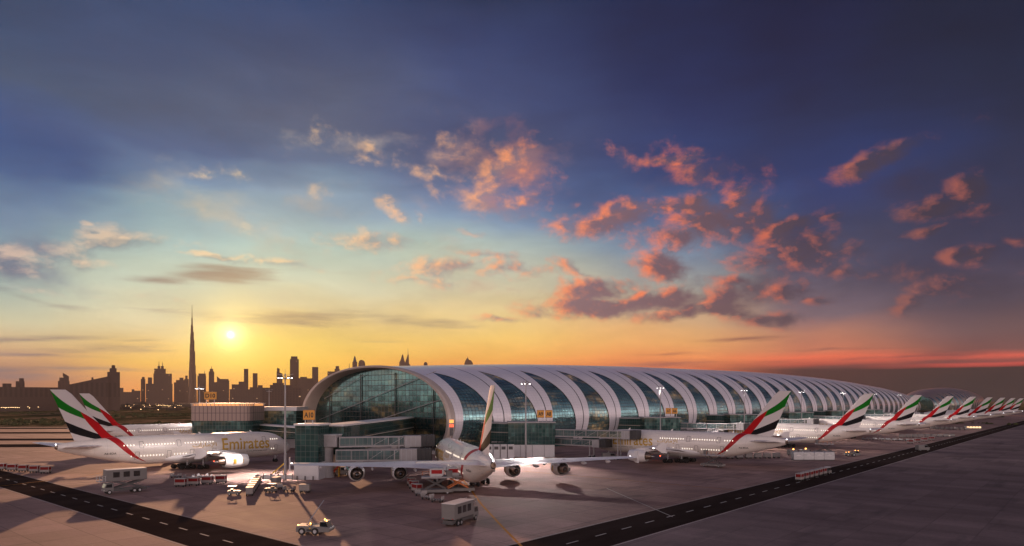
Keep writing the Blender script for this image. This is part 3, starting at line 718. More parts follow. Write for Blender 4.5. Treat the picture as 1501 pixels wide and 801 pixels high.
def concourse(label, u0, nb, HT, WT, vc, tiny=False, segs=34, bandm='band'):
    root = thing('concourse', label, 'terminal', uv(u0, vc), AL)
    ZC = 13.0
    def pt(x, t, side=-1, k=1.0):
        """x metres along, t 0 ridge .. 1 lower lip"""
        H = smooth_tab(HT, x) * 1.0; Wd = smooth_tab(WT, x)
        zc = min(ZC, H * 0.45)
        th = R(90 - 117 * t)
        c = cos(th); s = sin(th)
        y = Wd * (abs(c) ** 0.92); z = zc + (H - zc) * (s if s < 0 else s ** 0.96)
        return (x, side * y * k, max(0.3, z if k == 1 else zc + (z - zc) * k))
    t0 = 0.29
    def f(t): return 0 if t <= t0 else ((t - t0) / (1 - t0)) ** 0.5
    sl = lambda t: lerp(0.30, 0.13, f(t)); sr = lambda t: lerp(0.30, 0.88, f(t))
    T_ = [i / segs for i in range(segs + 1)]
    def arc(t): return t * 70
    L = nb * BAY
    for i in range(nb + 1):
        rows = []; uvs = []
        for t in T_:
            a = (i - 1 + sr(t)) * BAY; b = (i + sl(t)) * BAY
            a = max(a, 0); b = min(b, L)
            if i == 0 and a < 0: a = 0
            r = []
            for j in range(7):
                x = lerp(a, b, j / 6); r.append(pt(x, t)); uvs.append((x, arc(t)))
            rows.append(r)
        m = MB(); m.grid(rows); m.build('roof_band', M[bandm], root, True, uvs)
    for i in range(nb):
        rows = []; uvs = []
        for t in [lerp(t0, 1, (q / segs) ** 1.3) for q in range(segs + 1)]:
            a = (i + sl(t)) * BAY; b = (i + sr(t)) * BAY; r = []
            for j in range(7):
                x = lerp(a, b, j / 6); p = pt(x, t, k=0.994); r.append(p); uvs.append((x, arc(t)))
            rows.append(r)
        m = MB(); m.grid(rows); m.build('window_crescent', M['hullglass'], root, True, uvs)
    # far side of the shell
    rows = []; uvs = []
    for t in T_:
        r = []
        for j in range(nb * 2 + 1):
            x = L * j / (nb * 2); r.append(pt(x, t, 1)); uvs.append((x, arc(t)))
        rows.append(r)
    m = MB(); m.grid(rows); m.build('far_shell', M[bandm], root, True, uvs)
    # far end cap
    m = MB(); ring = [pt(L, t) for t in T_] + [pt(L, t, 1) for t in T_[::-1][:-1]]
    m.add(ring, [tuple(range(len(ring)))]); m.build('end_wall', M['steel'], root)
    # podium below the shell
    m = MB(); rows = []
    for z in (0, 9.0): rows.append([(L * j / 40 + 2, -smooth_tab(WT, L * j / 40) * 0.93, z) for j in range(41)])
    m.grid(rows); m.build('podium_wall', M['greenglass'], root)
    if tiny:
        ring = [pt(0, t) for t in T_] + [pt(0, t, 1) for t in T_[::-1][:-1]]
        m = MB(); m.add(ring, [tuple(range(len(ring)))]); m.build('end_glazing', M['endglass'], root, uvs=[(p[1], p[2]) for p in ring])
        return root
    # open near end: outer rim, reveal and glazed end wall
    n = 72
    def ringpts(x, k, n=n):
        out = []
        for i in range(n + 1):
            tt = abs(1 - 2 * i / n); p = pt(0, tt, -1 if i < n / 2 else 1)
            zc = 13.0; y = p[1] * k; z = zc + (p[2] - zc) * k
            out.append((x, y, z))
        return out
    m = MB(); m.grid([ringpts(0.0, 1.004), ringpts(-2.6, 1.012), ringpts(-3.4, 1.0), ringpts(-3.1, 0.972), ringpts(-1.2, 0.952), ringpts(6.0, 0.952)])
    m.build('arch_rim', M['rim'], root, 'auto')
    rp = ringpts(3.0, 0.956); m = MB(); bot = [(p[0], p[1], p[2]) for p in rp]
    m.v = [tuple(p) for p in bot]; m.f = [tuple(range(len(bot)))]; m.mi = [0]
    m.build('end_glazing', M['endglass'], root, uvs=[(p[1], p[2]) for p in bot])
    # diagonal tubes and ribs behind the end glazing's face
    for (y0, z0, y1, z1) in ((44, 12, -38, 33), (40, 22, 8, 33), (20, 8, -43, 22)):
        MB().tube((2.2, y0, z0), (2.2, y1, z1), 0.12, n=8).build('bracing_tube', M['steel'], root)
    for yy in range(-36, 37, 24):
        zt = 13 + (smooth_tab(HT, 0) - 13) * 0.9 * sqrt(max(0, 1 - (yy / (smooth_tab(WT, 0) * 0.93)) ** 2))
        MB().box(2.3, 2.8, yy - 0.09, yy + 0.09, 1, zt).build('mullion', M['steeld'], root)
    MB().box(-1.5, 12, -46, 46, 0, 1.4).build('plinth', M['steel'], root)
    return root
HT = [(0, 36), (90, 40.5), (200, 43.5), (420, 46.5), (620, 45), (800, 40), (900, 35.5), (980, 30), (1036, 24)]
WT = [(0, 51), (200, 54), (500, 55), (800, 49), (950, 38), (1036, 24)]
concourse('huge white and glass arched concourse with crescent windows', 184, 37, HT, WT, 240)
HT2 = [(0, 30), (120, 42), (300, 47), (560, 40), (672, 26)]; WT2 = [(0, 28), (200, 52), (450, 48), (672, 25)]
concourse('second more distant arched concourse beyond the far end of the first', 1300, 24, HT2, WT2, 240, True, 20, 'band_hazed')

# ------------------------------------------------------------------ double-deck airliner; local frame: nose at x=0, tail towards -x, left wing +y
FS = [(0, 4.75, 4.40, .12), (.35, 5.5, 3.85, .75), (1.1, 6.35, 3.35, 1.4), (2.3, 7.35, 2.9, 2.05), (3.8, 8.5, 2.6, 2.6), (5.8, 9.55, 2.4, 3.05), (8.3, 10.25, 2.2, 3.38), (12, 10.62, 2.12, 3.55),
      (17, 10.7, 2.1, 3.57), (30, 10.7, 2.1, 3.57), (44, 10.7, 2.1, 3.57), (49, 10.7, 2.3, 3.54), (53.5, 10.66, 2.95, 3.36), (58, 10.5, 3.95, 2.95), (62, 10.25, 5.0, 2.38), (66, 9.8, 6.05, 1.62), (69, 9.35, 6.9, .98), (70.4, 9.05, 7.45, .55)]
FT = [(a, b) for a, b, _, _ in FS]; FB = [(a, c) for a, _, c, _ in FS]; FW = [(a, d) for a, _, _, d in FS]
def fus(s): return smooth_tab(FT, s), smooth_tab(FB, s), smooth_tab(FW, s)
def skin(s, z, side, eps=0.03):
    t, b, w = fus(s); zm = (t + b) / 2; hh = (t - b) / 2
    q = max(-1, min(1, (z - zm) / hh)); y = w * sqrt(max(0, 1 - q * q))
    nz = q / hh; ny = sqrt(max(0, 1 - q * q)) / w; l = sqrt(nz * nz + ny * ny) or 1
    return (-s, side * (y + eps * ny / l), zm + q * hh + eps * nz / l)
def decal(name, me, side, m, parent):
    """lay a flat mesh (x = station s, y = height z) on the fuselage side"""
    bm = bmesh.new(); bm.from_mesh(me)
    z = 2.0
    while z < 11:
        bmesh.ops.bisect_plane(bm, geom=bm.verts[:] + bm.edges[:] + bm.faces[:], plane_co=(0, z, 0), plane_no=(0, 1, 0)); z += 0.35
    zz = [v.co.y for v in bm.verts]
    for v in bm.verts: v.co = skin(v.co.x, v.co.y, side, 0.035)
    bm.to_mesh(me); bm.free(); me.materials.clear(); me.materials.append(m)
    o = bpy.data.objects.new(name, me); COL.objects.link(o); o.parent = parent; return o
def flat_mesh(polys):
    me = bpy.data.meshes.new('flat'); b = MB()
    for p in polys: b.add([(x, z, 0) for x, z in p], [tuple(range(len(p)))])
    me.from_pydata(b.v, [], b.f); return me
def text_decal(name, txt, s0, s1, z0, z1, side, m, parent, slant=0.0):
    me = text_mesh(txt); xs = [v.co.x for v in me.vertices]; ys = [v.co.y for v in me.vertices]
    x0, x1, y0, y1 = min(xs), max(xs), min(ys), max(ys)
    for v in me.vertices:
        a = (v.co.x - x0) / (x1 - x0); b = (v.co.y - y0) / (y1 - y0)
        s = lerp(s0, s1, a) if side > 0 else lerp(s1, s0, a)
        v.co.x = s; v.co.y = lerp(z0, z1, b); v.co.z = 0
    return decal(name, me, side, m, parent)

def fin_mat():
    m = bpy.data.materials.new('fin_livery'); m.use_nodes = True
    b = m.node_tree.nodes['Principled BSDF']; T = NT(m.node_tree)
    c, s, _ = T.sep(T.n('ShaderNodeTexCoord').outputs['UV'])
    def curve(x, pts):
        nd = T.n('ShaderNodeFloatCurve'); cm = nd.mapping; cv = cm.curves[0]
        while len(cv.points) < len(pts): cv.points.new(0.5, 0.5)
        for p, (a, q) in zip(cv.points, pts): p.location = (a, q)
        cm.update(); T.link(x, nd.inputs[1]); return nd.outputs[0]
    up = curve(c, [(0, .34), (.1, .45), (.27, .56), (.66, .76), (1, 1.0)])          # upper edge of the coloured wave
    gl = curve(c, [(0, .28), (.336, .42), (.73, .55), (1, .655)])                    # lower edge of green
    redr = curve(s, [(0, .30), (.05, .29), (.25, .325), (.42, .34), (.6, .28), (1, .2)])
    bu = curve(c, [(0, .02), (.29, .12), (.59, .23), (1, .385)]); bl = curve(c, [(0, -.0), (.3, .0), (.72, .085), (1, .17)])
    lt = lambda a, q: T.m('LESS_THAN', a, q); mul = lambda a, q: T.m('MULTIPLY', a, q)
    white = (0.62, 0.57, 0.55, 1)
    under = lt(s, up)
    green = mul(mul(under, T.m('GREATER_THAN', s, gl)), T.m('GREATER_THAN', c, redr))
    red = mul(under, lt(c, redr))
    blk = mul(mul(lt(s, bu), T.m('GREATER_THAN', s, bl)), T.m('GREATER_THAN', c, redr))
    col = T.mix(green, white, (0.008, 0.15, 0.012, 1)); col = T.mix(blk, col, (0.012, 0.012, 0.014, 1)); col = T.mix(red, col, (0.42, 0.010, 0.014, 1))
    T.link(col, b.inputs['Base Color']); b.inputs['Roughness'].default_value = 0.65; b.inputs['Specular IOR Level'].default_value = 0.03
    return m
M['fin'] = fin_mat()
AF = [(0, 0), (.02, .30), (.06, .52), (.14, .78), (.28, .98), (.42, 1.0), (.6, .82), (.8, .48), (1, .03)]    # half thickness along the chord
def foil(le, chord, th, plane='z', camber=0.0):
    """closed ring of points; le=(x,y,z)"""
    up = []; lo = []
    for a, h in AF:
        o = h * th * chord / 2; x = le[0] - a * chord; cb = camber * chord * sin(pi * a)
        if plane == 'z': up.append((x, le[1], le[2] + o * 1.15 + cb)); lo.append((x, le[1], le[2] - o * 0.85 + cb))
        else: up.append((x, le[1] + o, le[2])); lo.append((x, le[1] - o, le[2]))
    return up + lo[::-1][:-1] if True else None
def surface(name, rings, m, parent, uvs=None, cap=True):
    b = MB(); b.grid(rings, closed=True)
    n = len(rings[0]); k = len(b.v)
    if cap: b.add(rings[-1], [tuple(range(n))]); b.add(rings[0], [tuple(range(n))])
    if uvs and cap: uvs = uvs + uvs[-n:] + uvs[:n]
    o = b.build(name, m, parent, 'auto', uvs); return o

def make_plane(label, loc, heading, windows_side, group='double-deck airliners at the concourse'):
    root = thing('airliner', label, 'airliner', loc, heading, group)
    # fuselage
    st = [70.4 * (1 - (1 - i / 26) ** 1.0) for i in range(27)]
    st = [0, .12, .35, .7, 1.1, 1.7, 2.3, 3, 3.8, 4.8, 5.8, 7, 8.3, 10, 12, 15, 20, 26, 32, 38, 44, 47, 50, 53, 55.5, 58, 60, 62, 64, 66, 67.5, 69, 70, 70.4]
    rows = []
    for s in st:
        t, b_, w = fus(s); zm = (t + b_) / 2; hh = (t - b_) / 2
        rows.append([(-s, w * cos(2 * pi * i / 56), zm + hh * sin(2 * pi * i / 56)) for i in range(56)])
    fb = MB(); fb.grid(rows, closed=True); fb.add(rows[0], [tuple(range(56))])
    fb.build('fuselage', M['skin'], root, True)
    t, b_, w = fus(70.4); ex = MB()
    ex.lathe([(-70.3, .55), (-70.9, .50), (-70.9, .38), (-70.2, .36), (-70.2, .01)], (0, 0, (t + b_) / 2), 'x', 16); ex.build('tail_exhaust', M['hotmetal'], root, 'auto')
    MB().lathe([(-.12, .01), (0, .11), (.1, .11), (.2, .01)], (-70.75, .0, 9.1), 'x', 8).build('tail_light', M['lampw'], root)
    # belly fairing
    rows = []
    for i in range(15):
        a = i / 14; s = lerp(19.5, 46, a); k = max(0.02, sin(pi * a)) ** 0.42
        rows.append([(-s, (0.6 + 3.55 * k) * cos(q) , 3.9 + (0.1 + 2.2 * k) * sin(q) * (1 if sin(q) < 0 else 0.7)) for q in [2 * pi * j / 28 for j in range(28)]])
    f = MB(); f.grid(rows, closed=True); f.build('belly_fairing', M['paint'], root, True)
    # wings
    LE = lambda y: 20.6 + max(0, y - 3) * 0.715
    CHD = [(2.5, 18.2), (8, 14.6), (14.5, 11.2), (26, 7.4), (36, 4.8), (39.0, 4.0), (39.9, 3.2)]
    ZW = [(2.5, 3.5), (8, 4.35), (14.5, 5.05), (26, 6.0), (36, 6.9), (39.9, 7.25)]
    TH = [(2.5, .135), (14.5, .115), (39.9, .09)]
    for sd in (1, -1):
        rings = []
        for y in (2.5, 4.5, 8, 11, 14.5, 20, 26, 31, 36, 39.0, 39.9):
            rings.append(foil((-LE(y) - (0.5 if y > 39.5 else 0), sd * y, smooth_tab(ZW, y) + 0.02 * smooth_tab(CHD, y)), smooth_tab(CHD, y), interp(TH, y), camber=0.012))
        wg = surface('wing', rings, M['paint'], root)
        y = 39.9; w_ = MB(); s0 = LE(y)
        w_.prism([(-s0 - .4, 7.3), (-s0 - 2.2, 8.9), (-s0 - 4.2, 9.0), (-s0 - 3.7, 7.3), (-s0 - 4.1, 6.1), (-s0 - 2.4, 6.1)], y - 0.06, y + 0.10)
        if sd < 0: w_.v = [(a, -b, c) for a, b, c in w_.v]
        w_.build('winglet', M['paint'], wg)
        MB().lathe([(-.2, .01), (-.1, .12), (.1, .12), (.2, .01)], (-LE(39.6) + .15, sd * 39.7, 7.35), 'x', 8).build('wingtip_light', M['lampw'], wg)
        for y, ln in ((7.2, 6.5), (12.0, 6.2), (17.6, 5.4), (22.3, 4.8), (28.4, 4.2), (33.6, 3.6)):
            te = LE(y) + smooth_tab(CHD, y); zc = smooth_tab(ZW, y) - 0.42; rows = []
            for i in range(9):
                a = i / 8; k = max(0.03, sin(pi * a ** .8)) ** .6
                rows.append([(-(te + 1.3 - ln + ln * a), sd * y + .28 * k * cos(q), zc + .42 * k * sin(q) + .2 * (a - .5)) for q in [2 * pi * j / 10 for j in range(10)]])
            f = MB(); f.grid(rows, closed=True); f.build('flap_fairing', M['paint'], wg, True)
        # engines
        for y, zc in ((14.9, 2.75), (25.7, 3.65)):
            sx = LE(y) - 5.3
            e = MB(); e.lathe([(-1.6, 1.42), (-.5, 1.50), (-.12, 1.60), (0, 1.72), (-.12, 1.83), (-.9, 1.98), (-2.2, 2.03), (-3.6, 1.92), (-4.9, 1.62), (-4.95, 1.56), (-4.2, 1.60), (-3.2, 1.62), (-1.6, 1.42)], (-sx, sd * y, zc), 'x', 32)
            eng = e.build('engine', M['paint'], root, 'auto')
            c = MB(); c.lathe([(-3.2, 1.2), (-4.6, 1.12), (-5.8, .92), (-6.6, .70), (-6.62, .62), (-6.0, .55)], (-sx, sd * y, zc), 'x', 24); c.build('exhaust_cowl', M['hotmetal'], eng, 'auto')
            c = MB(); c.lathe([(-5.9, .52), (-6.8, .38), (-7.7, .03)], (-sx, sd * y, zc), 'x', 20); c.build('exhaust_cone', M['metal'], eng, 'auto')
            c = MB(); c.lathe([(-1.55, 1.44), (-1.6, .3), (-3.1, 1.62), (-3.15, 1.15)], (-sx, sd * y, zc), 'x', 24); c.build('fan', M['dark'], eng, 'auto')
            c = MB(); c.lathe([(-.75, .01), (-.95, .2), (-1.55, .46)], (-sx, sd * y, zc), 'x', 16); c.build('spinner', M['grey'], eng, 'auto')
            MB().prism([(-sx - 1.4, zc + 1.7), (-sx - 5.0, zc + 1.4), (-sx - 8.5, smooth_tab(ZW, y) - .3), (-sx - 9.0, smooth_tab(ZW, y) + .1), (-LE(y) - .1, smooth_tab(ZW, y) + .35), (-sx - 3.0, zc + 2.45)], sd * y - .22, sd * y + .22).build('pylon', M['paint'], eng)
            if y > 20 or True:
                oy = sd * y + sd * 0
                q = MB(); R1 = 2.05
                for side2 in (1, -1):
                    pts = []
                    for j in range(7):
                        a = -0.34 + 0.68 * j / 6; pts.append(a)
                    rows = [[(-sx - x, sd * y + side2 * R1 * cos(a), zc + R1 * sin(a)) for a in pts] for x in (2.0, 2.9)]
                    q.grid(rows)
                q.build('gold_mark', M['gold'], eng)
        # tailplane
        rings = [foil((-58.6, sd * .8, 8.05), 10.8, .10), foil((-60.4, sd * 3, 8.25), 9.4, .10), foil((-65.5, sd * 10, 8.75), 5.9, .09), foil((-68.7, sd * 14.6, 9.05), 3.7, .085), foil((-69.6, sd * 15.2, 9.1), 2.8, .06)]
        surface('tailplane', rings, M['paint'], root)
    # fin
    rings = []; uvs = []
    def uvring(s):
        n = len(AF); return [(a, s) for a, _ in AF] + [(a, s) for a, _ in AF][::-1][:-1]
    for i in range(13):
        s = i / 12; z = 9.9 + s * 14.2
        le = lerp(56.3, 67.9, s) - (1.6 * (1 - s / .14) ** 2 if s < .14 else 0); te = lerp(66.3, 72.1, s)
        if i == 12: le += .5
        rings.append(foil((-le, 0, z), te - le, .085, 'y')); 
        cor = (1.6 * (1 - s / .14) ** 2 if s < .14 else 0) / (te - le)
        uvs += [(max(0, a - cor) / (1 - cor) if cor else a, s) for a, _ in uvring(s)]
    surface('tail_fin', rings, M['fin'], root, uvs)
    # red band running down both sides of the rear fuselage
    aft = [(58.95, 10.55), (58.0, 9.9), (56.9, 8.9), (55.6, 7.5), (54.2, 6.2), (52.5, 4.9), (50.6, 3.9), (48.3, 3.05)]
    fwd = [(56.2, 10.66), (55.5, 10.0), (54.7, 9.0), (53.7, 7.6), (52.7, 6.4), (51.6, 5.25), (50.2, 4.15), (48.3, 3.05)]
    for sd in (1, -1):
        def dense(P):
            out = []
            for a, b in zip(P, P[1:]): out += [(lerp(a[0], b[0], k / 3), lerp(a[1], b[1], k / 3)) for k in range(3)]
            return out + [P[-1]]
        A, Bq = dense(aft), dense(fwd)
        b = MB(); b.grid([[skin(lerp(p[0], q[0], k / 5), lerp(p[1], q[1], k / 5), sd, .03) for k in range(6)] for p, q in zip(A, Bq)])
        b.build('red_band', M['red'], root, True)
    # crown of the fuselage where the band crosses
    # writing
    for sd in (1, -1):
        text_decal('airline_lettering', 'Emirates', 9.7, 25.9, 5.25, 9.05, sd, M['gold'], root)
        try: text_decal('arabic_lettering', '\uFE95\uFE8D\uFEAD\uFE8E\uFEE3\uFEF9\uFE8D', 27.8, 35.4, 6.3, 7.9, sd, M['gold'], root)
        except Exception: pass
        text_decal('web_lettering', 'www.emirates.com', 10.4, 17.8, 4.4, 4.75, sd, M['black'], root)
        text_decal('registration', 'A6-EDA', 56.6, 59.6, 5.75, 6.3, sd, M['black'], root)
    # cockpit windows
    b = MB()
    for sd in (1, -1):
        for a0, a1 in ((.08, .40), (.44, .72), (.76, .98)):
            s0, s1 = 1.95, 3.15
            r = []
            for s_, zz in ((lerp(1.75, 2.9, a0), 6.05), (lerp(1.75, 2.9, a0) + .28, 6.75)):
                r.append(skin(s_ + .1, zz, sd, .02)); r.append(skin(s_ + .1 + (a1 - a0) * 1.5, zz + .02, sd, .02))
            b.add([r[0], r[1], r[3], r[2]], [(0, 1, 2, 3)])
    b.build('cockpit_window', M['glassdark'], root)
    # cabin windows: lit ones on both decks
    w = 0.14; hgt = 0.21
    def wmesh():
        b = MB(); b.add([(w * cos(a) * 1.15 / max(abs(cos(a)), abs(sin(a))) * .72 if False else w * cos(a), 0, hgt * sin(a)) for a in [2 * pi * i / 10 for i in range(10)]], [tuple(range(10))])
        me = bpy.data.meshes.new('cabin_window'); me.from_pydata(b.v, [], b.f); me.materials.append(M['cabinlight']); return me
    wm = wmesh()
    gaps_u = [(9.5, 28.2), (38.2, 40.4), (49.6, 52)]; gaps_m = [(9.0, 28.0), (27.6, 29.6), (41.0, 43.6), (50.6, 51.9), (34.0, 37.0)]
    k = 0; rest = MB(); dim = MB()
    for sd in (windows_side, -windows_side):
        for z, a, e, gaps, tilt in ((8.15, 6.5, 55.0, gaps_u, .62), (4.95, 8.0, 53.0, gaps_m, -.38)):
            s = a
            while s < e:
                lit = not any(g0 < s < g1 for g0, g1 in gaps)
                zz = z
                if lit and sd == windows_side and k < 100:
                    p = skin(s, zz, sd, .045); o = bpy.data.objects.new('cabin_window', wm); COL.objects.link(o); o.parent = root
                    p2 = skin(s, zz + .2, sd, .045); o.location = p
                    o.rotation_euler = (atan2(-(p2[1] - p[1]), p2[2] - p[2]), 0, 0); k += 1
                elif lit:
                    q = [skin(s + dx, zz + dz, sd, .045) for dx, dz in ((-w, -hgt * .7), (w, -hgt * .7), (w, hgt * .7), (-w, hgt * .7))]; rest.add(q, [(0, 1, 2, 3)])
                elif z > 8 and not (38 < s < 41 or s > 49):
                    pass
                s += .86
    if rest.v: tag(rest.build('cabin_window', M['cabinlight'], root), kind='stuff')
    # doors as outlines
    for sd in (1, -1):
        for s0, z0, hh in ((7.2, 4.0, 2.1), (28.6, 4.0, 2.1), (35.5, 4.0, 2.1), (42.3, 4.0, 2.1), (51.2, 4.05, 2.1), (11.5, 7.3, 1.8), (39.3, 7.3, 1.8), (50.0, 7.3, 1.8)):
            b = MB(); t_ = .055; W2 = .55
            def seg(a0, b0, a1, b1):
                n = 5; rows = []
                for i in range(n + 1):
                    a = lerp(a0, a1, i / n); c = lerp(b0, b1, i / n)
                    if a0 == a1: rows.append([skin(a - t_, c, sd, .05), skin(a + t_, c, sd, .05)])
                    else: rows.append([skin(a, c - t_, sd, .05), skin(a, c + t_, sd, .05)])
                b.grid(rows)
            seg(s0 - W2, z0, s0 - W2, z0 + hh); seg(s0 + W2, z0, s0 + W2, z0 + hh); seg(s0 - W2, z0, s0 + W2, z0); seg(s0 - W2, z0 + hh, s0 + W2, z0 + hh)
            b.build('door', M['outline'], root)
    # gear
    def gear(name, s, y, axles, rad, gap, top, wheels=2):
        g_ = MB(); g_.tube((-s, y, rad), (-s, y, top), .19, .26, 10)
        if axles > 1: g_.bar((-s + gap * (axles - 1) / 2, y, rad), (-s - gap * (axles - 1) / 2, y, rad), .22)
        g_.bar((-s, y, rad + .5), (-s + 1.6, y, top), .12)
        r = g_.build(name, M['grey'], root)
        for a in range(axles):
            xx = -s + gap * (axles - 1) / 2 - a * gap
            for sy in (-1, 1):
                wb = MB(); c = (xx, y + sy * .62, rad)
                wb.lathe([(-.24, .01), (-.24, rad * .55), (-.22, rad * .9), (-.1, rad), (.1, rad), (.22, rad * .9), (.24, rad * .55), (.24, .01)], c, 'y', 20)
                wh = wb.build('wheel', M['rubber'], r, 'auto')
                hb = MB(); hb.lathe([(-.26, .01), (-.25, rad * .45), (.25, rad * .45), (.26, .01)], c, 'y', 12); hb.build('hub', M['grey'], r, 'auto') if False else None
    gear('nose_gear', 5.6, 0, 1, .62, 0, 3.2)
    for sd in (1, -1):
        gear('main_gear', 33.2, sd * 6.1, 2, .70, 1.75, 4.0); gear('main_gear', 36.6, sd * 2.7, 3, .70, 1.7, 2.6)
    # aerials and beacon
    b = MB(); b.prism([(-14, 10.65), (-14.8, 10.65), (-15.0, 11.25), (-14.7, 11.25)], -.04, .04); b.build('antenna', M['paint'], root)
    b = MB(); b.prism([(-31, 10.65), (-31.8, 10.65), (-32.0, 11.25), (-31.7, 11.25)], -.04, .04); b.build('antenna', M['paint'], root)
    MB().lathe([(1.55, .01), (1.6, .16), (1.85, .14), (1.9, .01)], (-27, 0, 0), 'z', 8).build('beacon', M['redlamp'], root)
    return root
def hd(x, y): return atan2(y, x)
# placement: nose positions found from the photograph's vanishing points
u_dir = Vector((UX, UY, 0)); v_dir = Vector((-UY, UX, 0))
tail = Vector((-.668 * 186, 186, 0)); nose1 = tail + u_dir * 70.6
P1 = make_plane('airliner nearest on the left, seen from its right side with gold lettering', nose1, AL, -1)
tail2 = Vector((-.632 * 282, 282, 0)); nose2 = tail2 + u_dir * 71.5
cw = Vector((-.240, .971, 0)).normalized(); nose3 = Vector((-8.9, 156.1, 0)) + cw * 49.0
P3 = make_plane('airliner seen from behind in the centre, its wings spread wide', nose3, hd(cw.x, cw.y), 1)
t4 = Vector((85.5, 211, 0)); nose4 = t4 + v_dir * 71.2
P4 = make_plane('first airliner of the long row right of the centre, mostly unobstructed', nose4, AL + pi / 2, 1)
for o in SC.objects:
    if o.parent: KIDS.setdefault(o.parent.name, []).append(o)
dup(P1, nose2, AL, 'airliner parked behind the nearest left one, its nose hidden by the round building')
ordn = ['second', 'third', 'fourth', 'fifth', 'sixth', 'seventh', 'eighth', 'ninth']
for k in range(1, 9):
    dup(P4, nose4 + u_dir * (100 * k) + (v_dir * 0), AL + pi / 2, '%s airliner of the right-hand row counted from the centre' % ordn[k - 1])
for k in range(9, 13):
    pass

# ------------------------------------------------------------------ piers, bridges, signs, masts
def mast(loc, label, height=28.0, lit=True, light=None):
    t = thing('floodlight_mast', label, 'light mast', loc, 0, 'floodlight masts')
    MB().lathe([(0, .55), (.5, .55), (.52, .36), (height, .17)], axis='z', n=12).build('pole', M['steel'], t, 'auto')
    b = MB(); b.lathe([(height - 1.2, .2), (height - 1.1, 1.5), (height - .95, 1.5), (height - .9, .2)], axis='z', n=14)
    for a in range(4): b.bar((0, 0, height - .2), (cos(a * pi / 2 + .4) * 2.1, sin(a * pi / 2 + .4) * 2.1, height + .2), .12)
    b.tube((0, 0, height), (0, 0, height + 1.6), .06, .03, 6)
    b.build('lamp_ring', M['steel'], t)
    for a in range(6):
        q = a * pi / 3 + .3; c = (cos(q) * 1.7, sin(q) * 1.7, height - .6)
        h = MB().cb(c[0], c[1], c[2] - .25, .6, .6, .4); hd_ = h.build('lamp_head', M['steeld'], t)
        if lit: MB().cb(c[0], c[1], c[2] - .32, .34, .34, .06).build('lens', M['lampw'], hd_)
    if light:
        for k, (tx, ty, e, ang) in enumerate(light):
            ld = bpy.data.lights.new('floodlight', 'SPOT'); ld.energy = e; ld.spot_size = R(ang); ld.spot_blend = 0.8; ld.color = (1.0, 0.86, 0.82); ld.shadow_soft_size = 0.8
            lo = bpy.data.objects.new('floodlight', ld); COL.objects.link(lo); lo.parent = t; lo.location = (-1.0, 2.3, height - 1.3)
            d = Vector((tx, ty, 0)) - Vector((loc[0], loc[1], height - 1.4)); lo.rotation_euler = d.to_track_quat('-Z', 'Y').to_euler()
    return t
bA = gpt(418, 703)
mast(bA, 'tall floodlight mast beside the left glass tower, in front of the nearest airliner nose', 28, True, [(-66, 186, 120000, 75), (-88, 190, 50000, 70)])
gk = Vector((-3.0 + 8, 248, 0))
mast(Vector((5.0, 247, 0)), 'floodlight mast before the glass block with two orange signs', 28, True, [(3, 204, 300000, 62)])
ml = ['floodlight mast rising behind the first airliner of the right-hand row', 'floodlight mast just left of the first tail fin of the right-hand row', 'floodlight mast right of the first tail fin of the row', 'floodlight mast left of the second tail fin of the row', 'floodlight mast right of the second tail fin of the row', 'farthest visible floodlight mast near the end of the concourse']
for k in range(1, 7):
    p = Vector((5 + UX * 100 * k, 249 + UY * 100 * k, 0))
    mast(p, ml[k - 1], 28, True, [(p.x + 35, p.y - 30, 220000, 80)] if k < 5 else None)
pD = Vector((-.458 * 318, 318, 0))
mast(pD, 'lit floodlight mast behind the round building with the orange sign', 27.5, True, [(-150, 290, 26000, 120)])
mast(Vector((-.356 * 398, 398, 0)), 'thin unlit floodlight mast between the round building and the arch', 27.5, False)

def sign(txt, loc, rotz, label, w=3.0, h=2.3, leg=1.9, dim=False):
    t = thing('gate_sign', label, 'gate sign', loc, rotz, 'orange gate signs')
    MB().box(-w / 2, w / 2, -.15, .15, leg, leg + h).build('sign_board', M['signo'], t)
    b = MB(); b.box(-w / 2 - .05, w / 2 + .05, -.2, .2, leg + h, leg + h + .12); b.box(-w / 2 - .05, w / 2 + .05, -.2, .2, leg - .12, leg); b.build('sign_frame', M['steeld'], t)
    for x in (-w * .32, w * .32): MB().box(x - .1, x + .1, -.1, .1, 0, leg - .12).build('post', M['white'], t)
    text_on(t, 'lettering', txt, w * (.82 if len(txt) > 2 else .66), h * .56, M['black'], (0, -.165, leg + h / 2), (R(90), 0, 0))
    return t

# --- A10 tower and its boarding bridges
aT = gpt(448, 703.5); RA = R(-6)
t = thing('boarding_tower', 'dark glass tower carrying the A10 sign left of the centre airliner', 'boarding tower', (aT.x, aT.y, 0), RA)
MB().box(-3.0, 3.4, 0.15, 8.0, 4.6, 14.4).build('glass_wall', M['greenglass'], t)
b = MB(); b.box(-3.25, 3.55, 0, 8.2, 0, 4.58); b.build('base_wall', M['white'], t)
for x in (-2.2, 0, 2.2):
    MB().cb(x, -.35, 0, .25, .25, 1.0).build('bollard', M['steeld'], t)
MB().box(-3.3, 3.7, -.1, 8.3, 14.42, 14.9).build('roof', M['white'], t)
sign('A10', (aT.x, aT.y + 3.0, 14.9), R(-2), 'orange A10 sign on top of the dark glass tower', 3.1, 2.6, 1.0)
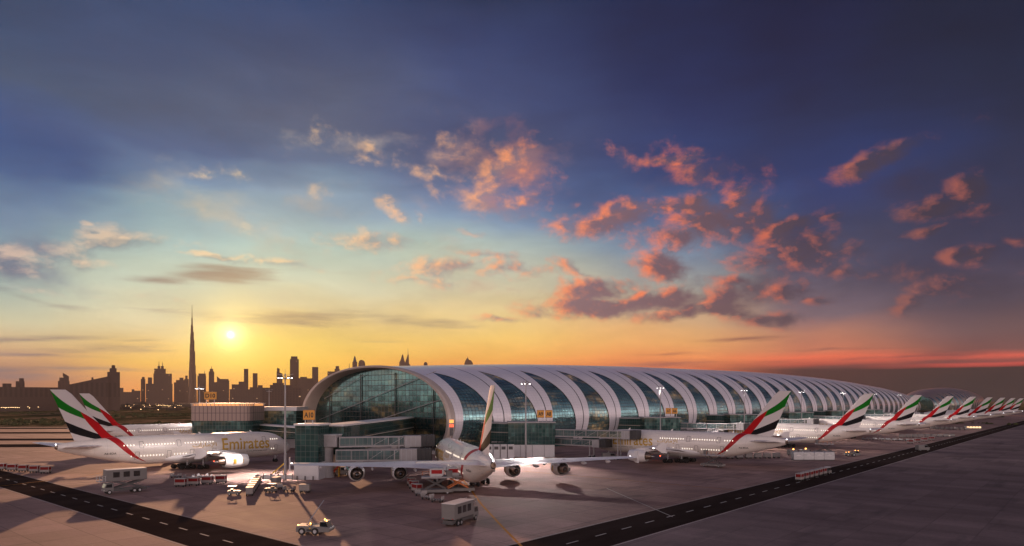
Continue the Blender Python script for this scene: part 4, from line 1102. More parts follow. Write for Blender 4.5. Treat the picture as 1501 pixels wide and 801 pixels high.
# white guard panels beside the tower base
t = thing('blast_panel', 'low white lit barrier with small posts left of the glass tower', 'barrier', (gpt(416, 704).x, gpt(416, 704).y, 0), R(-2))
MB().box(-5.6, 2.6, -.12, .12, .25, 1.3).build('panel', M['white'], t)
for x in (-5.4, -3.4, -1.4, .6, 2.4): MB().box(x - .1, x + .1, -.2, .2, 0, 1.7).build('post', M['steeld'], t)
t = thing('service_ramp', 'yellow ramp rail by the white barrier under the left light mast', 'ramp', (gpt(407, 701).x, gpt(407, 701).y, 0), 0)
MB().bar((-1.6, 0, .2), (1.8, 0, 3.0), .9, .12).build('ramp_deck', M['steeld'], t)
for dy in (-.5, .5): MB().bar((-1.6, dy, 1.1), (1.8, dy, 4.0), .14).build('handrail', M['yellow'], t)
for x in (-1.2, .2, 1.6): MB().box(x - .06, x + .06, -.06, .06, 0, .2 + (x + 1.6) * .8).build('post', M['yellow'], t)

def bridge(name, label, a, b, z0, z1, cabin, segs=2, cab_w=4.6, support=True, rot=0.0, glass='bridgeglass', beac=False):
    """boarding bridge between a and b (xy), floor z0, roof z1; cabin length at the far end"""
    a = Vector((a[0], a[1], 0)); b_ = Vector((b[0], b[1], 0)); d = b_ - a; L = d.length; an = atan2(d.y, d.x)
    t = thing(name, label, 'boarding bridge', (a.x, a.y, 0), an, 'boarding bridges')
    h = z1 - z0; e = L - cabin
    cuts = [e * i / segs for i in range(segs + 1)]
    for i, (x0, x1) in enumerate(zip(cuts, cuts[1:])):
        w = 1.6 - .18 * i
        MB().box(x0 + .02, x1 - .02, -w + .05, w - .05, z0 + .45, z1 - .3).build('glazed_tunnel', M[glass], t)
        f = MB(); f.box(x0, x1, -w, w, z0, z0 + .42); f.box(x0, x1, -w, w, z1 - .28, z1)
        n = max(2, int((x1 - x0) / 4.2))
        for k in range(n + 1):
            xx = lerp(x0 + .08, x1 - .08, k / n)
            for sy in (-w - .02, w + .02): f.box(xx - .07, xx + .07, sy - .05, sy + .05, z0 + .43, z1 - .29)
        f.build('tunnel_frame', M['steel'], t)
        br = MB()
        for k in range(n):
            xa = lerp(x0, x1, (k + .1) / n); xb = lerp(x0, x1, (k + .9) / n)
            if i == 1 or k % 3 == 2: br.bar((xa, -w - .05, z0 + .5), (xb, -w - .05, z1 - .4), .07)
        if br.v: br.build('brace', M['alu'], t)
    c = MB(); c.box(e, e + cabin * .55, -2.0, 2.0, z0 - .2, z1 + .15); c.build('cabin', M['steel'], t, bevel=.08)
    for k in range(3): MB().box(e + .3 + k * cabin * .16, e + .5 + k * cabin * .16, -2.06, 2.06, z0 - .1, z1 + .05).build('cabin_rib', M['grey'], t)
    c = MB()
    for k in range(5):
        x0 = e + cabin * .55 + k * cabin * .09; c.box(x0, x0 + cabin * .085, -2.2 + (k % 2) * .12, 2.2 - (k % 2) * .12, z0 - .1, z1 + .3 - (k % 2) * .1)
    c.build('bellows', M['dark'], t)
    if support:
        s = MB(); x = e - 1.5
        for sy in (-1.3, 1.3): s.box(x - .16, x + .16, sy - .16, sy + .16, .9, z1 - .1)
        s.box(x - .25, x + .25, -1.6, 1.6, .9, 1.3); s.build('support_column', M['steel'], t)
        for sy in (-1.25, 1.25):
            w_ = MB(); w_.lathe([(-.25, .01), (-.25, .4), (-.2, .6), (.2, .6), (.25, .4), (.25, .01)], (x, sy, .6), 'y', 16); w_.build('wheel', M['rubber'], t)
    return t
A0 = (-50.5 + 4.0, 189.5); A1 = (nose3.x + 4.6, nose3.y - 9.5)
door3 = nose3 + Vector((cw.x, cw.y, 0)) * -9.0 + Vector((-cw.y, cw.x, 0)) * 3.3
tt = thing('bridge_rotunda', 'grey rotunda column with a boxy head where the centre bridges start', 'rotunda', (-51.0, 188.0, 0), R(-3))
b = MB(); b.lathe([(0, 2.0), (.6, 2.0), (.62, 1.75), (8.4, 1.75)], axis='z', n=20); b.build('column', M['steel'], tt, 'auto')
MB().box(-2.6, 3.4, -2.4, 2.4, 8.42, 11.6).build('head', M['steel'], tt, bevel=.1)
MB().box(-2.8, 3.6, -2.6, 2.6, 11.62, 11.8).build('roof', M['white'], tt)
bridge('boarding_bridge', 'upper glazed boarding bridge reaching the centre airliner', (-47.6, 187.6), (door3.x - .6, door3.y + .4), 8.3, 11.1, 8.5)
bridge('boarding_bridge', 'lower glazed boarding bridge reaching the centre airliner', (-47.8, 186.0), (door3.x - .4, door3.y - 6.4), 4.6, 7.8, 8.5)
pb = gpt(668, 659, 10.8); t = thing('beacon_pole', 'short pole with orange and red lamps on the upper centre bridge', 'beacon', (pb.x - .0, door3.y + 1.0, 11.1), 0)
t.location.x = (668 - CX) / F * (door3.y + 1.0) - 1.2
MB().box(-.5, .5, -.5, .5, -.05, 2.4).build('pole', M['steeld'], t)
MB().box(-.55, .55, -.6, .6, 2.42, 3.2).build('lamp', mat('dim_red_lamp', (.5, .05, .02), .4, emit=(1, .12, .05), es=1.6), t)
MB().box(-.55, .55, -.6, .6, 3.6, 4.5).build('lamp', mat('dim_orange_lamp', (.5, .2, .02), .4, emit=(1, .35, .08), es=1.6), t)
MB().box(-.1, .1, -.1, .1, 3.2, 3.6).build('stem', M['steeld'], t)
# sloping-looking glazed link from the tower back to the concourse
def link(label, a, b, z0, z1, w=3.0, roofm='white', midrail=True, g='greenglass'):
    a = Vector((a[0], a[1], 0)); b_ = Vector((b[0], b[1], 0)); d = b_ - a; L = d.length
    t = thing('glazed_link', label, 'glazed link', (a.x, a.y, 0), atan2(d.y, d.x), 'glazed links to the concourse')
    MB().box(0, L, -w, w, z0, z1 - .3).build('glass_wall', M[g], t)
    MB().box(-.2, L + .2, -w - .3, w + .3, z1 - .28, z1 + .25).build('roof', M[roofm], t)
    if midrail: MB().box(0, L, -w - .06, w + .06, (z0 + z1) / 2 - .12, (z0 + z1) / 2 + .12).build('floor_band', M['rim'], t)
    n = max(2, int(L / 18))
    for k in range(n):
        x = lerp(2, L - 2, k / (n - 1)); MB().box(x - .4, x + .4, -1, 1, 0, z0 - .003).build('column', M['steel'], t)
    return t
link('dark glass link running from the A10 tower back into the great arch', (-50.0, 190.5), (-43.5, 287), 6.0, 14.2)
link('low glass link with a pale roof line behind the nose of the nearest left airliner', (-77, 263), (-112, 303), 6.2, 10.6, 2.2)

# --- round building with the D10 sign
tt = thing('gate_building', 'round-cornered building with metal upper storey, lit cornice and green glass below', 'gate building', (-.4155 * 296, 296, 0), R(-2))
def rrect(hx, hy, r, n=8):
    out = []
    for cx, cy, a0 in ((hx - r, hy - r, 0), (-hx + r, hy - r, 90), (-hx + r, -hy + r, 180), (hx - r, -hy + r, 270)):
        for i in range(n + 1): a = R(a0 + 90 * i / n); out.append((cx + r * cos(a), cy + r * sin(a)))
    return out
def drum(pts, z0, z1, m, name, root, k=1.0, cap=True):
    b = MB(); b.grid([[(x * k, y * k, z) for x, y in pts] for z in (z0, z1)], closed=True)
    if cap: b.add([(x * k, y * k, z1) for x, y in pts], [tuple(range(len(pts)))]); b.add([(x * k, y * k, z0) for x, y in pts], [tuple(range(len(pts)))])
    return b.build(name, m, root)
rp = rrect(13.2, 9, 4.0)
drum(rp, 5.0, 12.6, M['greenglass'], 'glass_wall', tt)
drum(rp, 0, 4.99, M['steel'], 'base_wall', tt, .96)
pm = bpy.data.materials.new('metal_fins'); pm.use_nodes = True; b_ = pm.node_tree.nodes['Principled BSDF']; T = NT(pm.node_tree)
X, Y, Z = T.sep(T.n('ShaderNodeTexCoord').outputs['Object']); ln = T.m('LESS_THAN', T.m('FRACT', T.m('DIVIDE', T.m('ADD', X, T.m('MULTIPLY', Y, .8)), 1.75)), .13)
ln = T.m('MAXIMUM', ln, T.m('LESS_THAN', T.m('ABSOLUTE', T.m('SUBTRACT', Z, 15.9)), .09))
T.link(T.mix(ln, (.30, .22, .19, 1), (.07, .05, .05, 1)), b_.inputs['Base Color']); b_.inputs['Metallic'].default_value = .3; b_.inputs['Roughness'].default_value = .4
M['fins'] = pm
drum(rp, 12.62, 18.9, pm, 'metal_storey', tt, 1.015)
cm = mat('lit_cornice', (.8, .4, .15), .5, emit=(1.0, .42, .14), es=.75)
cor = drum(rp, 18.92, 19.8, cm, 'lit_cornice', tt, 1.0)
drum(rp, 19.82, 20.05, M['steel'], 'roof', tt, 1.04)
b = MB()
for i in range(0, len(rp)):
    x, y = rp[i]; b.cb(x * 1.012, y * 1.012, 18.93, .25, .25, .86)
for k in range(-5, 6): b.cb(k * 1.75, -9.12, 18.93, .22, .22, .86)
b.build('cornice_post', M['steel'], tt)
sign('D10', ((308.5 - CX) / F * 292, 292, 20.05), 0, 'wide orange D10 sign on the round-cornered building', 5.2, 3.2, 1.6)
# glass wing between the round building and the arch
tt = thing('glass_wing', 'two-storey glass wing with a pale roof between the round building and the arch', 'building', (-.346 * 312, 312, 0), R(-3))
MB().box(-10, 12, -7, 7, 4, 16.6).build('glass_wall', M['greenglass'], tt)
MB().box(-10, 12, -6.8, 6.8, 0, 3.99).build('base_wall', M['steel'], tt)
MB().box(-10.4, 12.4, -7.5, 7.5, 16.62, 18.4).build('roof', M['white'], tt)

# --- gate blocks along the concourse, every 100 m
def gate_block(k, label):
    o = Vector((7.6 + UX * 100 * k, 256 + UY * 100 * k, 0))
    rz = AL - pi / 2 + R(38) if k == 0 else AL - pi / 2 + R(38)
    t = thing('gate_block', label, 'gate building', o, 0.02, 'glass gate blocks')
    MB().box(-9.0, 8.4, -1.0, 11, 4.6, 12.7).build('glass_wall', M['greenglass'], t)
    MB().box(-8.9, 8.3, -.85, 10.8, 0, 4.59).build('base_wall', M['white'], t)
    for x in (-4.5, 0, 4.5): MB().box(x - .06, x + .06, -.9, -.84, .2, 4.4).build('joint', M['steeld'], t)
    MB().box(-9.3, 8.7, -1.3, 11.3, 12.72, 13.15).build('roof', M['steel'], t)
    return t
gl = ['teal glass block carrying two orange signs right of the centre tail fin', 'dark glass block behind the first airliner of the right-hand row', 'dark glass block just right of the first tail fin of the row', 'glass block between the second and third tail fins of the row', 'glass block behind the third tail fin of the row', 'farthest visible glass block behind the fourth tail fin']
for k in range(6):
    o = Vector((7.6 + UX * 100 * k, 256 + UY * 100 * k, 0))
    gate_block(k, gl[k])
    d = Vector((-UY, UX, 0))
    a = o + Vector((-6, 11, 0)); n_ = 34
    link(['blue-green glass link left of the two-sign block, running to the concourse', 'glazed link behind the first airliner of the right-hand row', 'glazed link right of the first tail fin of the row', 'glazed link near the second tail fin of the row', 'glazed link near the third tail fin of the row', 'glazed link near the fourth tail fin of the row'][k], (a.x, a.y), (a.x - 27, a.y + 22), 5.0, 12.3, 3.2, 'steel')
    names = ['two boarding signs'][0:0]
    lab = [('orange A9 sign, the left of the pair on the teal glass block', 'dimmer orange A8 sign, the right of the pair on the teal glass block'),
           ('orange A7 sign, left of the pair behind the first airliner of the row', 'orange A6 sign, right of the pair behind the first airliner of the row')]
    if k < 2:
        w2 = 2.7
        sign(('A9', 'A7')[k], (o.x + 3.2, o.y + 1.5, 13.15), R(2), lab[k][0], w2, 2.7, 1.6)
        sign(('A8', 'A6')[k], (o.x + 6.3, o.y + 2.0, 13.15), R(-8), lab[k][1], w2, 2.7, 1.6)
    # bridges to the airliner of that stand
    nz = nose4 + u_dir * (100 * k)
    dr = nz - v_dir * 21.5 - u_dir * 5.0
    bl = ['the first', 'the second', 'the third', 'the fourth', 'the fifth', 'the sixth'][k]
    bridge('boarding_bridge', 'upper glazed boarding bridge of %s airliner in the right-hand row' % bl, (o.x + 8.4, o.y + 1.5), (dr.x, dr.y), 7.6, 10.4, 6, 2)
    dr2 = nz - v_dir * 12.0 - u_dir * 4.8
    bridge('boarding_bridge', 'lower glazed boarding bridge of %s airliner in the right-hand row' % bl, (o.x + 8.4, o.y + 5.5), (dr2.x - 3, dr2.y - 2), 4.4, 6.9, 6, 2)
# white vents between centre airliner and the teal block
t = thing('equipment_cabinet', 'row of white louvred cabinets just right of the centre tail fin', 'cabinets', (gpt(733, 672).x, gpt(733, 672).y - 2, 0), R(4))
for k in range(4): MB().box(-5 + k * 2.6, -2.7 + k * 2.6, -1, 1, 0, 5.2).build('cabinet', M['white'], t); 
for k in range(4): MB().box(-4.7 + k * 2.6, -3.2 + k * 2.6, -1.04, -1.0, 3.4, 4.5).build('louvre', M['steeld'], t)

# ------------------------------------------------------------------ ground vehicles; local +x is forward
def wheel(b_parent, x, y, r, w=.3, name='wheel'):
    b = MB(); b.lathe([(-w / 2, .01), (-w / 2, r * .55), (-w / 2.2, r * .92), (-w / 4, r), (w / 4, r), (w / 2.2, r * .92), (w / 2, r * .55), (w / 2, .01)], (x, y, r), 'y', 18)
    o = b.build(name, M['rubber'], b_parent, 'auto')
    h = MB(); s = 1 if y > 0 else -1; h.lathe([(s * (w / 2 + .01), .01), (s * (w / 2 + .01), r * .5), (s * (w / 2 - .06), r * .55)], (x, y, r), 'y', 12); h.build('rim', M['alu'], o)
    return o
def truck_box(t, x0, x1, w, z0, z1, m='van'):
    MB().box(x0, x1, -w, w, z0, z1).build('box_body', M[m], t, bevel=.06)
def high_loader(loc, rz, label, raised=True, L=8.6):
    t = thing('catering_truck', label, 'catering truck', loc, rz, 'catering trucks')
    z0 = 2.9 if raised else 1.25; z1 = z0 + 2.55
    x0, x1 = -L / 2, L / 2 - (0.2 if raised else 1.9)
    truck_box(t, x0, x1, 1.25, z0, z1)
    for sy in (-1, 1):
        for k in range(3):
            xx = x0 + (x1 - x0) * (.26 + .25 * k); MB().box(xx - .68, xx + .62, sy * 1.262 - .012, sy * 1.262 + .012, z0 + .85, z0 + 2.05).build('window', M['glassdark'], t)
    MB().box(x0 + .1, x1 - .1, -1.3, 1.3, z1 + .003, z1 + .1).build('roof', M['white'], t)
    MB().box(-L / 2 - .1, L / 2 - .6, -.95, .95, .6, 1.1).build('chassis', M['steeld'], t)
    cx0 = L / 2 - 1.75; c = MB(); c.prism([(cx0, .65), (L / 2 + .1, .65), (L / 2 + .12, 1.5), (L / 2 - .25, 2.45), (cx0, 2.5)], -1.15, 1.15)
    cab = c.build('cab', M['van'], t, bevel=.05)
    MB().prism([(L / 2 + .14, 1.55), (L / 2 - .20, 2.35), (L / 2 - .22, 2.33), (L / 2 + .10, 1.55)], -1.0, 1.0).build('windscreen', M['glassdark'], cab)
    for sy in (-1, 1): MB().prism([(cx0 + .35, 1.55), (L / 2 - .1, 1.55), (L / 2 - .35, 2.3), (cx0 + .35, 2.3)], sy * 1.16 - .01, sy * 1.16 + .01).build('side_window', M['glassdark'], cab)
    for sy in (-.8, .8): MB().cb(L / 2 + .13, sy, .85, .06, .3, .2).build('headlight', M['white'], cab)
    if raised:
        for sy in (-1.0, 1.0):
            s = MB(); s.bar((x0 + .6, sy, 1.1), (x1 - 1.5, sy, z0 - .05), .26, .34); s.bar((x0 + .6, sy * .85, z0 - .05), (x1 - 1.5, sy * .85, 1.1), .26, .34); s.build('scissor_arm', M['steeld'], t)
        # front platform with rails
        MB().box(x1, x1 + 1.4, -1.2, 1.2, z0, z0 + .1).build('platform', M['steel'], t)
        r = MB()
        for x in (x1 + .1, x1 + .7, x1 + 1.35):
            for sy in (-1.15, 1.15): r.box(x - .04, x + .04, sy - .04, sy + .04, z0 + .1, z0 + 1.25)
        for sy in (-1.15, 1.15):
            for zz in (.7, 1.2): r.bar((x1, sy, z0 + zz), (x1 + 1.38, sy, z0 + zz), .06)
        r.build('railing', M['alu'], t)
        MB().box(x0 - .8, x0, -1.2, 1.2, .9, 1.0).build('rear_step', M['steeld'], t)
    else:
        r = MB()
        for x in (x1 + .1, x1 + .9, x1 + 1.6):
            for sy in (-1.0, 1.0): r.box(x - .035, x + .035, sy - .035, sy + .035, 2.55, 3.85)
        for sy in (-1.0, 1.0):
            for zz in (3.2, 3.8): r.bar((x1 + .1, sy, zz), (x1 + 1.6, sy, zz), .06)
        r.build('roof_rail', M['alu'], t)
        MB().box(x0 - .25, x0, -1.1, 1.1, .5, .62).build('bumper', M['steeld'], t)
    for x in (L / 2 - .9, x0 + 1.5, x0 + 2.6):
        for sy in (-1, 1): wheel(t, x, sy * 1.02, .52, .34)
    for sy in (-.9, .9): MB().cb(x0 - .02, sy, z0 + .1 if not raised else 1.0, .05, .22, .12).build('tail_light', M['red'], t)
    return t
p = gpt(183, 722.5); high_loader((p.x, p.y, 0), AL + pi - R(4), 'catering truck with its windowed box raised on scissor arms by the left road')
p0 = gpt(663, 771); high_loader((p0.x + 1.2, p0.y + 2.6, 0), atan2(.91, .41), 'white windowed box truck with its box lowered, seen from behind in the foreground', False, 8.8)

def pushback(loc, rz, label, pole=True, sc=1.0, beacons=True):
    t = thing('tow_tractor', label, 'tow tractor', loc, rz, 'aircraft tow tractors')
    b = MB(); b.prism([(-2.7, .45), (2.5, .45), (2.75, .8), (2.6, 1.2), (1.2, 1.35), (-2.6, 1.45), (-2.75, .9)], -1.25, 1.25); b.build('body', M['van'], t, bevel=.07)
    c = MB(); c.prism([(1.0, 1.3), (2.35, 1.18), (2.05, 1.95), (1.1, 2.0)], -1.0, 1.0); cab = c.build('cab', M['glassdark'], t)
    MB().box(1.0, 2.15, -1.05, 1.05, 2.0, 2.1).build('cab_roof', M['van'], cab)
    MB().box(-1.0, -.2, -1.262, -1.25, .6, .95).build('step', M['dark'], t)
    MB().box(-.6, -.35, -1.27, -1.25, .95, 1.2).build('badge', M['gold'], t)
    for x in (-1.75, .35):
        for sy in (-1, 1): wheel(t, x, sy * 1.14, .58, .42)
    if beacons:
        for x, y in ((-2.4, -1.0), (-1.0, .5), (1.3, .6), (2.0, -.6)): MB().lathe([(1.44 if x < 1 else 2.1, .09), ((1.44 if x < 1 else 2.1) + .18, .08), ((1.44 if x < 1 else 2.1) + .2, .01)], (x, y, 0), 'z', 8).build('beacon', M['amber'], t)
    if pole: MB().tube((-1.5, .2, 1.4), (-.4, 5.0, 4.6), .075, .05, 8).build('tow_pole', M['alu'], t)
    return t
p = gpt(459, 785); tg = pushback((p.x, p.y + 1.3, 0), R(-4), 'low white tow tractor with a raised pole in the foreground')
p = gpt(1249, 669); t2 = pushback((p.x, p.y, 0), R(-10), 'tow tractor with lit beacons beside the right road', False)

def tug(loc, rz, label):
    t = thing('baggage_tractor', label, 'baggage tractor', loc, rz, 'small baggage tractors')
    MB().prism([(-1.3, .35), (1.35, .35), (1.4, .95), (.3, 1.05), (-1.3, 1.0)], -.7, .7).build('body', M['van'], t, bevel=.04)
    for x in (-1.1, .35):
        for y in (-.62, .62): MB().box(x - .04, x + .04, y - .04, y + .04, 1.0, 1.95).build('roof_post', M['steeld'], t)
    MB().box(-1.2, .5, -.72, .72, 1.95, 2.05).build('roof', M['white'], t)
    MB().box(-.7, -.2, -.45, .45, 1.0, 1.35).build('seat', M['dark'], t)
    for x in (-.85, .9):
        for sy in (-1, 1): wheel(t, x, sy * .62, .33, .2)
    return t
def cart(loc, rz, label, kind='curtain'):
    t = thing('baggage_cart', label, 'baggage cart', loc, rz, {'curtain': 'red-curtained baggage carts', 'open': 'open cargo dollies', 'box': 'covered cargo carts'}[kind])
    MB().box(-1.25, 1.25, -.75, .75, .45, .58).build('bed', M['steeld'], t)
    if kind == 'curtain':
        for x in (-1.2, 1.2):
            for y in (-.7, .7): MB().box(x - .03, x + .03, y - .03, y + .03, .58, 1.95).build('post', M['alu'], t)
        MB().box(-1.3, 1.3, -.8, .8, 1.95, 2.12).build('roof', M['cartr'], t, bevel=.04)
        MB().box(-1.16, 1.16, -.66, .66, .6, 1.15).build('panel', M['cartw'], t)
        MB().box(-1.14, 1.14, -.64, .64, 1.16, 1.94).build('curtain', M['curtain'], t)
    elif kind == 'box':
        MB().prism([(-1.2, .6), (1.2, .6), (1.2, 1.9), (-1.2, 1.9)], -.72, .72).build('load', M['cartw'], t)
        MB().box(-1.25, 1.25, -.76, .76, 1.903, 1.98).build('cover', M['cartw'], t)
    else:
        MB().box(-1.25, -1.15, -.75, .75, .58, 1.3).build('end_rail', M['steel'], t)
        MB().box(1.15, 1.25, -.75, .75, .58, 1.3).build('end_rail', M['steel'], t)
        for x in (-.6, 0, .6): MB().tube((x, -.7, .66), (x, .7, .66), .07, n=6).build('roller', M['alu'], t)
    MB().bar((1.25, 0, .45), (2.0, 0, .4), .06).build('drawbar', M['steeld'], t)
    for x in (-.85, .85):
        for sy in (-1, 1):
            w_ = MB(); w_.lathe([(-.09, .01), (-.09, .2), (0, .24), (.09, .2), (.09, .01)], (x, sy * .62, .24), 'y', 12); w_.build('wheel', M['rubber'], t)
    return t
far = Vector((0, -300, 0))
protos = {}
def put(kind, px, py, rz, label, z=0):
    g_ = gpt(px, py)
    if kind not in protos:
        o = {'tug': tug}.get(kind, None)
        o = tug((g_.x, g_.y, 0), rz, label) if kind == 'tug' else cart((g_.x, g_.y, 0), rz, label, kind)
        protos[kind] = o
        def reg(x):
            KIDS[x.name] = [c for c in SC.objects if c.parent == x]
            for c in KIDS[x.name]: reg(c)
        reg(o); return o
    return dup(protos[kind], (g_.x, g_.y, 0), rz, label)
def put_xy(kind, P, rz, label):
    px = P[0] / P[1] * F + CX; py = CY + CH * F / P[1]; return put(kind, px, py, rz, label)
words = ['first', 'second', 'third', 'fourth', 'fifth', 'sixth', 'seventh', 'eighth', 'ninth', 'tenth', 'eleventh', 'twelfth', 'thirteenth', 'fourteenth']
M['curtain'] = mat('cart_curtain', (0.19, 0.014, 0.016), 0.7, spec=0.1, var=0.15)
M['cartr'] = mat('cart_roof', (0.38, 0.35, 0.33), 0.5)
# four red-curtained carts under the left airliner
for i, (x, y) in enumerate(((265, 714), (284.5, 712.5), (304, 710.5), (324, 709))):
    put('curtain', x, y, R(2), '%s red-curtained baggage cart from the left in front of the left airliner' % words[i])
for i, (x, y) in enumerate(((258, 701), (277, 703), (297, 701.5), (317, 702.5))):
    put('open', x, y, R(-14 + 8 * i), '%s empty dolly in the loose row under the left airliner belly' % words[i])
put('tug', 343, 726, R(10), 'small baggage tractor standing alone left of the line of covered carts')
a, b_ = gpt(366, 727), gpt(379, 708)
for i in range(7):
    q = a.lerp(b_, i / 6); put_xy('box', (q.x, q.y), atan2(b_.y - a.y, b_.x - a.x), '%s covered cart from the near end of the line leading away' % words[i])
put('tug', 397, 722, R(160), 'small baggage tractor in front of the covered carts by the left light mast')
for i, (x, y, r) in enumerate(((405, 711, 80), (408, 717, -58), (424, 721, -10), (447, 722.5, 0))):
    put('box' if i in (0, 3) else 'open', x, y, R(r), '%s cart of the curved train below the A10 tower' % words[i])
# curved train beside the centre airliner
for i, (x, y, r) in enumerate(((603, 713, -62), (606.5, 717.5, -58), (611, 722.5, -52), (617, 727.5, -46), (626.5, 732.5, -34), (641, 736.5, -16))):
    put('curtain' if i < 3 else 'open', x, y, R(r), '%s cart of the curved train left of the centre airliner tail' % words[i])
# cargo loaders under the centre airliner
def loader(loc, rz, label, sc=1.0, mm='orange'):
    t = thing('cargo_loader', label, 'cargo loader', loc, rz, 'scissor cargo loaders')
    MB().box(-3.6, 3.6, -1.4, 1.4, .45, 1.1).build('chassis', M['van'], t, bevel=.06)
    for sy in (-1.1, 1.1):
        s = MB(); s.bar((-2.6, sy, 1.1), (2.2, sy, 3.6), .14, .24); s.bar((-2.6, sy * .9, 3.6), (2.2, sy * .9, 1.1), .14, .24); s.build('scissor_arm', M[mm], t)
    MB().box(-3.4, 3.2, -1.35, 1.35, 3.62, 3.95).build('lift_deck', M['steel'], t)
    MB().box(2.2, 3.5, -1.3, -.5, 3.96, 5.3).build('operator_cab', M['van'], t)
    r = MB()
    for x in (-3.2, -1.6, 0, 1.6):
        r.box(x - .04, x + .04, 1.28, 1.34, 3.96, 4.9)
    r.bar((-3.2, 1.31, 4.9), (1.6, 1.31, 4.9), .07); r.build('railing', M['orange'], t)
    for x in (-2.4, 2.4):
        for sy in (-1, 1): wheel(t, x, sy * 1.2, .42, .3)
    return t
p = gpt(672, 722); loader((p.x, p.y, 0), R(12), 'scissor cargo loader with orange arms under the centre airliner belly')
p = gpt(640, 724); loader((p.x, p.y, 0), R(8), 'scissor cargo loader left of the orange-armed one, near the curved cart train', mm='steeld')
def uld(loc, rz, label, h=1.9, sc=1.0, band=True):
    t = thing('cargo_container', label, 'container', loc, rz, 'cargo containers')
    MB().prism([(-1.55, 0), (1.1, 0), (1.6, .5), (1.6, h), (-1.55, h)], -1.0, 1.0).build('shell', M['alu'], t, bevel=.04)
    if band: MB().box(-1.2, 1.2, -1.02, -1.003, h * .35, h * .8).build('door_panel', M['red'], t)
    else: MB().prism([(-1.0, h * .55), (.9, h * .55), (0, h * .8)], -1.02, -1.003).build('door_mark', M['white'], t)
    return t
lo = gpt(640, 724); uld((lo.x, lo.y, 3.95), R(8), 'white and red container riding on the left cargo loader')
lo = gpt(672, 722); uld((lo.x - 1.2, lo.y, 3.95), R(12), 'white and red container riding on the orange-armed cargo loader')
# big silver containers, right
for i in range(4):
    q = gpt(1169 + i * 15, 675); t = thing('cargo_container', '%s silver cargo container from the left below the second row airliner' % words[i], 'container', (q.x, q.y, 0), R(-3), 'big silver containers')
    b = MB(); b.prism([(-1.7, .3), (1.7, .3), (1.75, .6), (1.75, 2.7), (1.45, 3.0), (-1.45, 3.0), (-1.75, 2.7), (-1.75, .6)], -1.3, 1.3); b.build('shell', M['alu'], t, bevel=.05)
    MB().prism([(-1.1, 1.6), (1.1, 1.6), (0, 2.15)], -1.33, -1.303).build('door_mark', M['white'], t)
    MB().box(-1.7, 1.7, -1.2, 1.2, 0, .29).build('base', M['steeld'], t)
for i, (x, y, r) in enumerate(((1163, 668, 0), (1181, 667, 0))):
    q = gpt(x, y); t = thing('beacon_van', '%s van with a lit amber beacon behind the silver containers' % ('left', 'right')[i], 'van', (q.x, q.y, 0), R(20), 'vans with lit beacons')
    MB().prism([(-2.3, .4), (2.4, .4), (2.5, 1.2), (1.8, 1.4), (1.1, 2.2), (-2.3, 2.25)], -.95, .95).build('body', M['van'], t, bevel=.06)
    MB().prism([(1.2, 1.4), (1.75, 1.4), (1.15, 2.1)], -.97, .97).build('side_window', M['glassdark'], t)
    MB().lathe([(2.25, .2), (2.6, .18), (2.62, .01)], (0, 0, 0), 'z', 8).build('beacon', M['amber'], t)
    for xx in (-1.5, 1.5):
        for sy in (-1, 1): wheel(t, xx, sy * .86, .38, .24)
# six-cart train on the service road with its tractor
for i in range(6):
    q = uv(184 + i * 3.9, 60.2); a_ = uv(0, 0)
    put_xy('curtain', (q.x, q.y), AL, '%s cart from the rear of the white-roofed train on the right road' % words[i])
q = uv(184 + 6 * 3.9 + .6, 60.2); put_xy('tug', (q.x, q.y), AL, 'baggage tractor pulling the white-roofed train on the right road')
# loaders at the tails of the row
q = gpt(1045, 685); t = loader((q.x, q.y, 0), AL + pi / 2, 'dark scissor loader under the rear of the first airliner of the right-hand row', mm='steeld')
q = gpt(1208, 665); t = loader((q.x, q.y, 0), AL + pi / 2, 'dark scissor loader under the rear of the second airliner of the row', mm='steeld')
# carts standing further along the row
k = 0
rg = random.Random(5)
for (x0, y0, n, dx, dy, knd, where) in ((1268, 645, 8, 9.6, .35, 'open', 'dark dolly line under the third row airliner'), (1322, 642, 9, 9.2, -.1, 'box', 'pale cart line beside the right road'), (1366, 629.5, 8, 7.2, .2, 'box', 'cart line near the small lit bus'), (1334, 651, 4, 10.5, -1.6, 'curtain', 'short cart line on the apron edge by the road'),
                                        (1070, 673, 6, 13.6, -.2, 'box', 'cart line behind the first airliner tail'), (-14, 688.5, 6, 16.2, 1.2, 'curtain', 'cart train at the far left apron edge')):
    for i in range(n):
        put(knd, x0 + dx * i, y0 + dy * i, R(rg.uniform(-4, 4)), '%s cart of the %s' % (words[i], where)); k += 1
def bus(loc, rz, label):
    t = thing('apron_bus', label, 'bus', loc, rz)
    MB().box(-5.5, 5.5, -1.3, 1.3, .4, 3.0).build('body', M['van'], t, bevel=.12)
    for sy in (-1, 1):
        for k in range(5): MB().box(-5 + k * 2.05, -3.3 + k * 2.05, sy * 1.305 - .01, sy * 1.305 + .01, 1.4, 2.5).build('window', mat('lit_bus_window', (.9, .6, .3), .3, emit=(1, .66, .35), es=1.5) if k == 0 and sy < 0 else bpy.data.materials['lit_bus_window'] if 'lit_bus_window' in bpy.data.materials else M['cabinlight'], t)
    for x in (-3.5, 3.5):
        for sy in (-1, 1): wheel(t, x, sy * 1.1, .5, .3)
q = gpt(1426, 630.5); bus((q.x, q.y, 0), R(-3), 'small lit apron bus at the right beyond the airliner row')
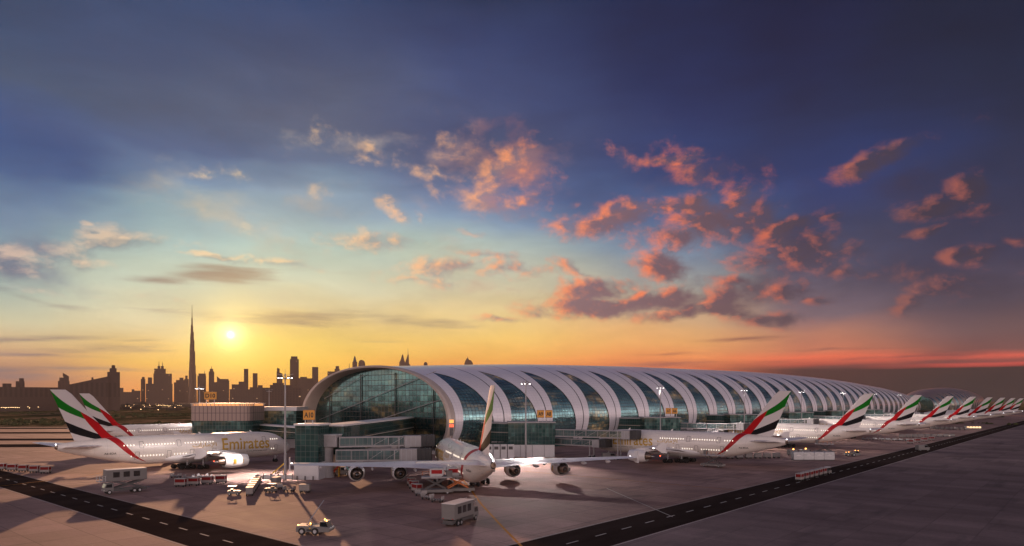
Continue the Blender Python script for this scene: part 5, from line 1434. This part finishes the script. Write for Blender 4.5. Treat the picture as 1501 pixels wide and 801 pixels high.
# service vehicles beneath the centre wings
for (x, y, r, lb) in ((822, 693, 20, 'white service van under the right wing of the centre airliner'), (590, 684, 5, 'service van under the left inner engine of the centre airliner'), (790, 682, 0, 'service van in front of the teal glass block'), (893, 674, 8, 'service van below the bridge of the first airliner of the row'), (1352, 661, 10, 'white van on the apron edge beside the right road'), (500, 697, 3, 'parked van between the rotunda and the left outer engine')):
    q = gpt(x, y); t = thing('service_van', lb, 'van', (q.x, q.y, 0), R(r), 'service vans')
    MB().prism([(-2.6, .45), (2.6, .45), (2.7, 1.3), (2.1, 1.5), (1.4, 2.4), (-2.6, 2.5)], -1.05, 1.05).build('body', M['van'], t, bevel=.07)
    for sy in (-1, 1): MB().prism([(.2, 1.5), (2.0, 1.5), (1.35, 2.25), (.2, 2.25)], sy * 1.06 - .01, sy * 1.06 + .01).build('side_window', M['glassdark'], t)
    MB().prism([(2.12, 1.55), (1.46, 2.35), (1.5, 2.36), (2.16, 1.56)], -.95, .95).build('windscreen', M['glassdark'], t)
    for xx in (-1.7, 1.7):
        for sy in (-1, 1): wheel(t, xx, sy * .95, .42, .26)
# orange and red steps beside the rotunda
q = gpt(491, 699); t = thing('service_stair', 'red and orange service steps beside the rotunda column', 'steps', (q.x, q.y, 0), R(-8))
for k in range(6): MB().box(-1.6 + k * .5, -1.1 + k * .5, -.6, .6, .2 + k * .5, .3 + k * .5).build('tread', M['orange'], t)
for sy in (-.62, .62): MB().bar((-1.6, sy, .3), (1.4, sy, 3.2), .1, .25).build('stringer', M['red'], t)
for x in (-.9, 1.2): MB().box(x - .07, x + .07, -.55, .55, 0, .9 + (x + .9)).build('frame', M['yellow'], t)

# ------------------------------------------------------------------ haze: one closed box of thin even air
hz = MB(); hz.box(-7600, 7400, -900, 7300, -1.6, 900.0)
hm = bpy.data.materials.new('thin_haze'); hm.use_nodes = True; hm.node_tree.nodes.clear(); T = NT(hm.node_tree)
pv = T.n('ShaderNodeVolumePrincipled'); pv.inputs['Color'].default_value = (0.46, 0.40, 0.38, 1); pv.inputs['Density'].default_value = 0.000026; pv.inputs['Anisotropy'].default_value = 0.35
T.link(pv.outputs[0], T.n('ShaderNodeOutputMaterial').inputs['Volume'])
o = hz.build('haze', hm); tag(o, 'thin warm evening haze over the airport and the city', 'haze', kind='stuff')
